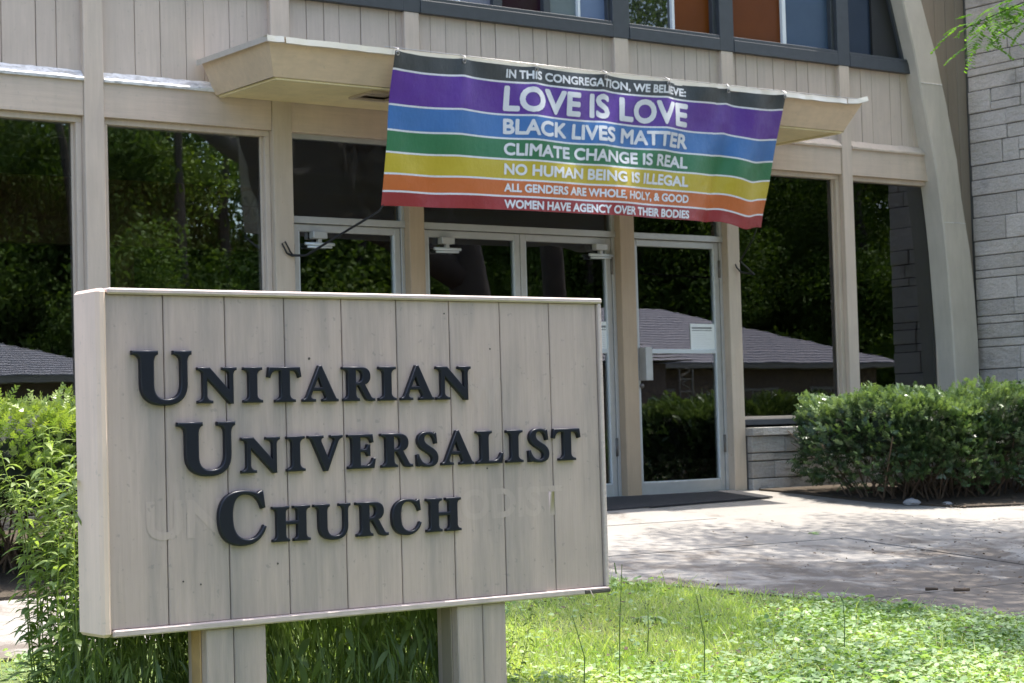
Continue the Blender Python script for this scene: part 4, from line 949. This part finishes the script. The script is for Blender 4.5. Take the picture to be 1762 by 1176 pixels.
V, F, T = strands()
tag(link('hanging_weeds', np_mesh('hanging_weeds', V, F, T), M['weed']), 'curtain of fine hanging weed stems under the board of the sign', 'weeds', None, 'stuff')

# lawn growth: grass blades and ground cover
def inside(poly, X, Y):
    c = np.zeros(len(X), bool); n = len(poly)
    for i in range(n):
        x1, y1 = poly[i]; x2, y2 = poly[(i + 1) % n]
        cond = ((y1 > Y) != (y2 > Y)) & (X < (x2 - x1) * (Y - y1) / ((y2 - y1) + 1e-12) + x1); c ^= cond
    return c
LP = LAWN_EDGE + [(-40, -14.3)]
def scatter(n, x0, x1, y0, y1, grow=0.0):
    X = rng.uniform(x0, x1, n); Y = rng.uniform(y0, y1, n); j = rng.normal(0, .04 + grow, (2, n)); k = inside(LP, X + j[0], Y + j[1]); return X[k], Y[k]
def patch(X, Y, s, seed):
    r = np.random.default_rng(seed); f = np.zeros_like(X)
    for _ in range(7):
        a = r.uniform(0, 6.28); w = r.uniform(.6, 2.2) * s; f += np.sin((X * math.cos(a) + Y * math.sin(a)) * w + r.uniform(0, 6.28))
    return f / 7
def grass_blades(n, x0, x1, y0, y1, hmul=1.0, thin=None):
    X, Y = scatter(n, x0, x1, y0, y1); pf = patch(X, Y, 2.2, 5); k = rng.random(len(X)) < np.clip(.72 + 1.6 * pf, .12, 1); X, Y, pf = X[k], Y[k], pf[k]; n = len(X)
    P = np.stack([X, Y, g_arr(Y) - .012], 1); a = rng.uniform(0, 6.28, n); lean = rng.uniform(.1, .75, n)
    D = np.stack([np.cos(a) * lean, np.sin(a) * lean, np.ones(n)], 1); L = rng.uniform(.035, .085, n) * hmul * (1 + .3 * pf)
    return leaves(P, D, rng.normal(size=(n, 3)), L, rng.uniform(.0016, .0030, n), ((0, 1, 0), (.5, .85, 0), (1, .08, 0)), droop=.35, tone=np.clip(rng.normal(.5, .22, n) + .6 * patch(X, Y, 3.5, 31), 0, 1))
parts = [grass_blades(62000, -6.3, -2.0, -7.9, -3.5), grass_blades(9000, -8.6, -6.3, -7.2, -4.1), grass_blades(9000, -12, -2, -11, -4, 1.1), grass_blades(700, -6.0, -2.4, -7.4, -3.7, 2.6)]
V, F, T = merge(parts)
tag(link('lawn_grass', np_mesh('lawn_grass', V, F, T), M['grass']), 'short sunlit grass of the lawn between the sign and the walkway', 'grass', None, 'stuff')
def cover(n, x0, x1, y0, y1):
    X, Y = scatter(n, x0, x1, y0, y1); pf = patch(X, Y, 1.6, 9) + .10 * (X + 4.4) - .10 * (Y + 5.2); k = rng.random(len(X)) < np.clip(.45 + 1.3 * pf, .06, 1); X, Y = X[k], Y[k]; n = len(X)
    P = np.stack([X, Y, g_arr(Y) + rng.uniform(.004, .040, n)], 1); a = rng.uniform(0, 6.28, n)
    D = np.stack([np.cos(a), np.sin(a), rng.uniform(-.15, .35, n)], 1); L = rng.uniform(.006, .036, n)
    return leaves(P, D, np.tile([0, 0, 1.0], (n, 1)) + rng.normal(0, .35, (n, 3)), L, L * rng.uniform(.42, .58, n), ((0, .35, 0), (.28, .95, 0), (.68, .9, 0), (1, .3, 0)), droop=.2, fold=.18, tone=np.clip(rng.normal(.5, .22, n) + .6 * patch(X, Y, 4.5, 33), 0, 1))
V, F, T = merge([cover(52000, -6.3, -2.0, -7.9, -3.6), cover(9000, -8.8, -6.3, -7.2, -4.1)])
tag(link('ground_cover', np_mesh('ground_cover', V, F, T), M['clover']), 'low round-leaved ground cover spreading through the lawn at lower right', 'ground cover', None, 'stuff')
# a few broad weeds in the lawn and tall seed stalks
def broad(n, sz, seed, up):
    r = np.random.default_rng(seed); a = r.uniform(0, 6.28, n); D = np.stack([np.cos(a), np.sin(a), r.uniform(up, up + .5, n)], 1); L = r.uniform(.7, 1.1, n) * sz
    return np_mesh('broadleaf_weed', *leaves(np.zeros((n, 3)), D, np.tile([0, 0, 1.0], (n, 1)), L, L * .2, ((0, .2, 0), (.3, .8, 0), (.6, 1, 0), (.85, .6, 0), (1, .05, 0)), droop=.5, fold=.3, tone=r.uniform(.2, .8, n)))
for k, (x, y, s, lab) in enumerate([(-3.35, -5.15, .14, 'broad fern-like weed at the lawn edge nearest the walkway corner'), (-2.95, -6.05, .10, 'small yellow-green weed on the dirt at the right lawn edge'), (-4.15, -4.9, .13, 'bushy green weed in the lawn left of the fern-like one'), (-5.2, -6.4, .13, 'dark leafy weed low in the lawn beside the right sign post'), (-0.65, -2.6, .06, 'tiny green weed growing in a joint of the concrete walk'), (-4.6, -6.45, .15, 'coarse blue-green weed at the bottom middle of the lawn'), (-4.2, -6.65, .14, 'coarse weed at the bottom right of the lawn')]):
    me = broad(16, s, 40 + k, .3); o = link('broadleaf_weed', me, M['clover' if k != 1 else 'yewbright'], None, (x, y, gz(x, y))); tag(o, lab, 'weed')
bm = bmesh.new(); 
for k, (x, y, h) in enumerate([(-5.33, -6.1, .50), (-4.95, -6.2, .36), (-5.64, -6.25, .34), (-4.75, -5.6, .22), (-3.9, -6.0, .25)]):
    b2 = bmesh.new(); g = gz(x, y); bm_tube(b2, [(x, y, g), (x + .01, y, g + h * .5), (x + random.uniform(-.05, .05), y + .02, g + h)], [.0028, .0024, .0015], 5)
    bm_tube(b2, [(x + .0, y, g + h * .93), (x, y + .01, g + h * 1.02)], [.0035, .002], 5)
    o = fin('seed_stalk', b2, M['stem']); tag(o, 'thin bare seed stalk standing up out of the sunny lawn', 'grass stalk', 'seed stalks in the lawn')
bm.free()

# leaf litter, pebbles, stray rock under the hedge
lx, ly = scatter(1500, -6.2, -2.1, -7.4, -3.6)
n = 1500; X = np.concatenate([rng.uniform(1.4, 4.2, 700), rng.normal(0.3, 1.5, 1800), rng.uniform(-8, -4, 300)]); Y = np.concatenate([rng.uniform(-2.05, -1.0, 700), rng.normal(-4.5, .9, 1800), rng.uniform(-2.9, -2.4, 300)])
kk = ~inside(LP, X, Y); X, Y = X[kk], Y[kk]; n = len(X)
X = np.concatenate([X, lx]); Y = np.concatenate([Y, ly]); n = len(X)
P = np.stack([X, Y, g_arr(Y) + np.where(np.arange(n) >= n - len(lx), .035, .022)], 1); a = rng.uniform(0, 6.28, n)
V, F, T = leaves(P, np.stack([np.cos(a), np.sin(a), rng.uniform(-.1, .3, n)], 1), np.tile([0, 0, 1.0], (n, 1)) + rng.normal(0, .3, (n, 3)), rng.uniform(.006, .034, n), rng.uniform(.003, .010, n), ((0, .3, 0), (.5, 1, 0), (1, .2, 0)))
tag(link('leaf_litter', np_mesh('leaf_litter', V, F, T), M['litter']), 'dry brown leaves and bits scattered on the walk and under the hedges', 'leaf litter', None, 'stuff')
def rock(x, y, s, lab):
    bm = bmesh.new(); bmesh.ops.create_icosphere(bm, subdivisions=2, radius=1)
    for v in bm.verts: v.co = Vector((v.co.x * s * 1.5, v.co.y * s, v.co.z * s * .6)) * random.uniform(.85, 1.12)
    bmesh.ops.translate(bm, verts=bm.verts[:], vec=(x, y, gz(x, y) + s * .35)); tag(fin('rock', bm, M['rock']), lab, 'rock')
rock(1.52, -1.55, .06, 'grey stone lying at the foot of the right hedge'); rock(1.78, -1.7, .035, 'small pale stone beside the grey one under the hedge')
def twig(x, y, l, a, lab):
    tag(tube('stick', [(x, y, gz(x, y) + .018), (x + l * math.cos(a), y + l * math.sin(a), gz(0, y + l * math.sin(a)) + .02)], [.011, .008], M['litter'], None, 6), lab, 'stick')
twig(-2.1, -4.9, .07, -.6, 'short pale stick on the dirty part of the walk'); twig(-1.98, -5.0, .09, -.6, 'second slightly longer stick beside the short one')

# ------------------------------------------------------------------ TREES
def crown_leaves(blobs, per, size, tone_mu=.45, flat=.75):
    Ps = []; tn = []
    for (x, y, z, r) in blobs:
        m_ = int(per * r * r); d = rand_unit(m_) * (rng.random((m_, 1)) ** .45) * r * np.array([1, 1, flat]); Ps.append(np.array([x, y, z]) + d); tn.append(np.full(m_, rng.normal(tone_mu, .13)))
    P = np.concatenate(Ps); n = len(P); tn = np.concatenate(tn) + rng.normal(0, .12, n)
    D = rand_unit(n); D[:, 2] -= .35; L = rng.uniform(.7, 1.25, n) * size
    return leaves(P, D, np.tile([0, 0, 1.0], (n, 1)) + rng.normal(0, .5, (n, 3)), L, L * .34, ((0, .3, 0), (.45, 1, 0), (1, .15, 0)), fold=.15, tone=np.clip(tn, 0, 1))
def limb_path(p, d, l, n=6, wob=.12, rise=0.0):
    pts = [Vector(p)]; d = Vector(d).normalized()
    for k in range(n):
        d = (d + Vector((random.uniform(-wob, wob), random.uniform(-wob, wob), random.uniform(-wob, wob) + rise))).normalized(); pts.append(pts[-1] + d * l / n)
    return pts
# backdrop trees across the street (seen in the window glass)
def backdrop_variant(seed, h):
    random.seed(seed); bm = bmesh.new()
    tr = limb_path((0, 0, -.3), (0, 0, 1), h * .75, 7, .06); bm_tube(bm, tr, [.28 - .03 * k for k in range(8)], 9)
    blobs = []
    for k in range(11):
        a = random.uniform(0, 6.28); z = h * random.uniform(.16, .75); st = tr[min(7, max(1, int(z / h * 7)))]
        lp = limb_path(st, (math.cos(a), math.sin(a), .35), h * random.uniform(.14, .26), 4, .2); bm_tube(bm, lp, [.09, .07, .05, .035, .02], 6)
        for q in lp[2:]: blobs.append((q.x + random.uniform(-.4, .4), q.y + random.uniform(-.4, .4), q.z + random.uniform(-.3, .5), random.uniform(.8, 1.5)))
    for k in range(14):
        a = random.uniform(0, 6.28); rr = random.uniform(.3, 1) * h * .22; z = h * random.uniform(.2, .98); rr *= 1.1 - .7 * (z / h)
        blobs.append((rr * math.cos(a), rr * math.sin(a), z, random.uniform(.8, 1.5)))
    for k in range(12):
        a = random.uniform(0, 6.28); rr = random.uniform(.5, 2.6); blobs.append((rr * math.cos(a), rr * math.sin(a), random.uniform(.5, 2.6), random.uniform(.7, 1.2)))
    me = bpy.data.meshes.new('trunk'); bmesh.ops.recalc_face_normals(bm, faces=bm.faces[:]); bm.to_mesh(me); bm.free(); me.materials.append(M['bark'])
    cm = np_mesh('crown', *crown_leaves(blobs, 620, .12)); cm.materials.append(M['treeleaf'])
    return me, cm
BV = [backdrop_variant(s, h) for s, h in ((11, 13.5), (12, 11.0), (13, 15.0), (14, 12))]
random.seed(21)
def backdrop(x, y, k, s, lab):
    t, c = BV[k]; e = tag(empty('broadleaf_tree', (x, y, -1.2)), lab, 'tree', 'trees across the street'); e.scale = (s, s, s); e.rotation_euler = (0, 0, random.uniform(0, 6.28))
    for nm, me in (('trunk', t), ('crown', c)):
        o = bpy.data.objects.new(nm, me); COL.objects.link(o); o.parent = e
xx = -14.0; k = 0
while xx < 64:
    y = -44 + random.uniform(-2.5, 2.5) ; backdrop(xx, y, k % 4, random.uniform(1.15, 1.45), 'dense dark green tree in the row across the street, mirrored in the glass'); xx += random.uniform(2.4, 3.4); k += 1
xx = -10.0
while xx < 70:
    backdrop(xx, -52 + random.uniform(-3, 3), (k * 7) % 4, random.uniform(1.5, 1.8), 'dense dark green tree in the row across the street, mirrored in the glass'); xx += random.uniform(2.8, 4); k += 1

# big oak near the kerb
def tree(name, trunk, tr, limbs, blobs, per, size, mat, label, extra=None):
    e = tag(empty(name, trunk[0]), label, 'tree'); inv = Matrix.Translation(-Vector(trunk[0]))
    bm = bmesh.new(); bm_tube(bm, trunk, tr, 14)
    for pts, r in limbs: bm_tube(bm, pts, r, 8)
    o = fin('trunk', bm, M['bark'], None, True); o.parent = e; o.matrix_parent_inverse = inv
    parts = [crown_leaves(blobs, per, size)]
    if extra: parts.append(extra)
    o = link('crown', np_mesh('crown', *merge(parts)), mat); o.parent = e; o.matrix_parent_inverse = inv
    return e
random.seed(5)
T0 = [(7.35, -12.2, -1.4), (7.3, -12.1, .5), (7.1, -12.05, 2.4), (6.7, -12.0, 4.2), (6.4, -12.2, 6.6), (6.6, -12.4, 9.5)]
lims = [([(7.0, -12.05, 2.9), (5.6, -12.0, 3.5), (4.2, -12, 4.05), (2.9, -12.1, 4.75), (1.6, -12.3, 5.6)], [.26, .22, .19, .15, .09]), ([(6.6, -12, 4.6), (8.0, -11.4, 6.2), (9.4, -11, 7.9)], [.2, .14, .06]), ([(6.4, -12.2, 5.6), (5.2, -13.3, 7.4), (4.4, -14.2, 9)], [.18, .12, .05]), ([(6.5, -12.2, 6.2), (6.9, -10.6, 7.8), (7.4, -9.4, 9)], [.16, .1, .05])]
bl = []
for k in range(46):
    a = random.uniform(0, 6.28); rr = 4.6 * math.sqrt(random.random()); z = 8.2 + random.uniform(-2.0, 2.6) * (1 - (rr / 5.6) ** 2); bl.append((6.2 + rr * math.cos(a), -12.6 + rr * math.sin(a) * .9, z, random.uniform(.6, 1.2)))
bl += [(2.2, -12.2, 6.0, .8), (1.2, -12.5, 6.4, .9), (3.4, -12.0, 5.7, .6), (4.6, -12.6, 4.6, .45)]
tree('oak_tree', T0, [.40, .34, .31, .28, .2, .08], lims, bl, 330, .11, M['treeleaf'], 'large oak with a heavy leaning trunk beside the street, mirrored dark in the door glass')

# honey locust right of the entrance walk, its low spray reaching into the upper right corner
def pinnate(base, d, l, n=11):
    """one compound leaf: leaflets in two rows"""
    base = np.array(base); d = unit(np.array(d, float)); s = unit(np.cross(d, [0, 0, 1.0])); t = np.linspace(.12, 1, n)
    P = base + d * (t * l)[:, None] + np.array([0, 0, -1]) * (.25 * l * t ** 2)[:, None]
    P = np.concatenate([P, P]); D = np.concatenate([np.tile(s + .35 * d, (n, 1)), np.tile(-s + .35 * d, (n, 1))]); D[:, 2] -= .15
    return leaves(P, D + rng.normal(0, .12, (2 * n, 3)), np.tile([0, 0, 1.0], (2 * n, 1)), rng.uniform(.03, .042, 2 * n), rng.uniform(.007, .0095, 2 * n), ((0, .3, 0), (.35, 1, 0), (.75, .9, 0), (1, .2, 0)), fold=.1, tone=rng.uniform(.35, .95, 2 * n))
LT = [(4.0, -6.0, -.7), (4.0, -5.95, 1.2), (3.85, -5.9, 3.0), (3.5, -5.9, 4.8), (3.1, -6.0, 6.6), (2.9, -6.2, 8.4)]
branch = [(3.8, -5.9, 3.2), (3.0, -5.4, 3.75), (2.1, -4.8, 3.95), (1.0, -4.3, 3.70), (0.15, -4.05, 3.38), (-0.48, -3.98, 3.12)]
lims = [(branch, [.06, .04, .022, .012, .006, .002]), ([(3.6, -5.9, 4.6), (2.0, -5.6, 5.8), (.5, -5.4, 6.6)], [.12, .08, .03]), ([(3.3, -5.9, 5.6), (2.9, -7.5, 6.9), (2.5, -8.8, 7.6)], [.12, .08, .03]), ([(3.4, -5.9, 5.2), (4.8, -5.0, 6.6), (5.8, -4.2, 7.3)], [.11, .07, .03]), ([(3.2, -6.0, 6.2), (1.6, -6.9, 7.6), (.4, -7.6, 8.2)], [.1, .06, .03])]
bl = []
for k in range(100):
    a = random.uniform(0, 6.28); rr = 4.3 * math.sqrt(random.random()); z = 6.9 + random.uniform(-1.3, 1.6) * (1 - (rr / 4.8) ** 2)
    bl.append((2.2 + rr * math.cos(a), -5.3 + rr * .72 * math.sin(a), z, random.uniform(.45, .95)))
ex = []
bp = [Vector(p) for p in branch]
for k in range(95):
    t = random.uniform(3.3, 4.98); i_ = int(t); p = bp[i_].lerp(bp[min(5, i_ + 1)], t - i_); a = random.uniform(0, 6.28)
    p = p + Vector((random.uniform(-.12, .12), random.uniform(-.1, .1), random.uniform(-.16, .06)))
    ex.append(pinnate(p, (math.cos(a) - .45, math.sin(a) * .7, random.uniform(-.7, .0)), random.uniform(.14, .22)))
tree('honey_locust_tree', LT, [.17, .15, .13, .11, .08, .03], lims, bl, 1350, .06, M['locust'], 'honey locust whose light green leafy spray hangs in the upper right corner', merge(ex))

# ------------------------------------------------------------------ HOUSES ACROSS THE STREET (mirrored in the glass)
def hip_roof(bm, x0, x1, y0, y1, ze, zr, rx0, rx1):
    """shingle courses as stepped strips on the front and right slopes"""
    ym = (y0 + y1) / 2; N_ = 22
    for k in range(N_):
        a, b = k / N_, (k + 1) / N_
        def P(t, lift): z = ze + (zr - ze) * t + lift; return (x0 + (rx0 - x0) * t, x1 + (rx1 - x1) * t, y1 + (ym - y1) * t, y0 + (ym - y0) * t, z)
        l0, r0, f0, b0, z0 = P(a, .03); l1, r1, f1, b1, z1 = P(b, .0)
        q = [[(l0, f0, z0), (r0, f0, z0), (r1, f1, z1), (l1, f1, z1)], [(r0, f0, z0), (r0, b0, z0), (r1, b1, z1), (r1, f1, z1)], [(r0, b0, z0), (l0, b0, z0), (l1, b1, z1), (r1, b1, z1)], [(l0, b0, z0), (l0, f0, z0), (l1, f1, z1), (l1, b1, z1)]]
        for f in q: bm.faces.new([bm.verts.new(v) for v in f])
        for f in q:
            lo = [(f[0][0], f[0][1], f[0][2] - .03), (f[1][0], f[1][1], f[1][2] - .03)]
            bm.faces.new([bm.verts.new(v) for v in (lo[0], lo[1], f[1], f[0])])
def house(x0, x1, y0, y1, ze, zr, rx0, rx1, label, wins, wing=None):
    e = tag(empty('ranch_house', ((x0 + x1) / 2, y1, -1.2)), label, 'house'); inv = Matrix.Translation((-(x0 + x1) / 2, -y1, 1.2))
    def on(o, p=e):
        o.parent = p
        if p is e: o.matrix_parent_inverse = inv
        return o
    on(box('wall', (x0 + .6, x1 - .6, y0 + .6, y1 - .6, -1.25, ze - .05), M['housewall']))
    bm = bmesh.new(); hip_roof(bm, x0, x1, y0, y1, ze, zr, rx0, rx1)
    if wing:
        a, b, f, zz = wing; mid = (a + b) / 2; n_ = 16; run = y1 - 4
        for k in range(n_):
            t0, t1 = k / n_, (k + 1) / n_
            for s, edge in ((1, a), (-1, b)):
                xa, xb = edge + (mid - edge) * t0, edge + (mid - edge) * t1; za, zb = ze + (zz - ze) * t0 + .035, ze + (zz - ze) * t1 + .005
                fa, fb = f - 2.2 * t0, f - 2.2 * t1
                bm.faces.new([bm.verts.new(v) for v in ((xa, fa, za), (xb, fb, zb), (xb, run, zb), (xa, run, za))]); bm.faces.new([bm.verts.new(v) for v in ((xa, fa, za), (xa, run, za), (xa, run, za - .035), (xa, fa, za - .035))])
            la, ra = a + (mid - a) * t0, b + (mid - b) * t0; lb, rb = a + (mid - a) * t1, b + (mid - b) * t1; za, zb = ze + (zz - ze) * t0 + .035, ze + (zz - ze) * t1 + .005
            bm.faces.new([bm.verts.new(v) for v in ((la, f - 2.2 * t0, za), (ra, f - 2.2 * t0, za), (rb, f - 2.2 * t1, zb), (lb, f - 2.2 * t1, zb))])
    on(fin('roof', bm, M['shingle']))
    if wing: on(box('wall', (wing[0] + .5, wing[1] - .5, y1 - .7, wing[2] - .5, -1.25, ze - .05), M['housewall']))
    on(box('eave', (x0 + .02, x1 - .02, y0 + .02, y1 - .02, ze - .14, ze - .002), M['fascia']))
    for wx0, wx1, wz0, wz1 in wins:
        w = on(box('window', (wx0 - .08, wx1 + .08, y1 - .62, y1 - .56, wz0 - .08, wz1 + .08), M['fascia']))
        box('glass', (wx0, (wx0 + wx1) / 2 - .03, y1 - .555, y1 - .55, wz0, wz1), M['g_clear'], w); box('glass', ((wx0 + wx1) / 2 + .03, wx1, y1 - .555, y1 - .55, wz0, wz1), M['g_clear'], w)
    return e, on
e, on = house(11.5, 34.4, -38.5, -28.0, 2.26, 4.15, 18.5, 29.2, 'low ranch house with grey hipped shingle roof mirrored in the right-hand glass', [(27.6, 29.6, .4, 1.5), (31.0, 32.6, .5, 1.5), (24.5, 25.6, .3, 1.5)], (17.5, 24.6, -26.6, 3.7))
bm = bmesh.new()
for x in (25.30, 25.75): bm_tube(bm, [(x, -27.9, -1.1), (x, -27.9, 2.1)], .025, 5)
for k in range(9):
    z = -.9 + k * .34; bm_tube(bm, [(25.52 + .13 * math.sin(a * 1.0) * (1 if k % 2 else -1), -27.9, z + .3 * a / 6.28) for a in np.linspace(0, 6.28, 10)], .014, 4)
    bm_tube(bm, [(25.30, -27.9, z), (25.75, -27.9, z)], .014, 4)
on(fin('wrought_iron_post', bm, M['fascia']))
house(-4.5, 9.6, -38, -27.5, 2.02, 3.4, 1.0, 5.4, 'second low house with brown-grey roof mirrored behind the left window', [(4.5, 6.0, .2, 1.3)])
# shrubs in front of the ranch house
blobs = [(x, -25.6 + random.uniform(-.2, .2), -.1 + random.uniform(-.2, .25), random.uniform(.65, .95)) for x in np.arange(17, 33, .75)]
e = tag(empty('shrub_row', (25, -25.6, -1.2)), 'row of dark shrubs before the ranch house, mirrored low in the door glass', 'shrubs'); o = link('foliage', np_mesh('foliage', *crown_leaves(blobs, 520, .085, .35)), M['treeleaf']); o.parent = e; o.matrix_parent_inverse = Matrix.Translation((-25, 25.6, 1.2))
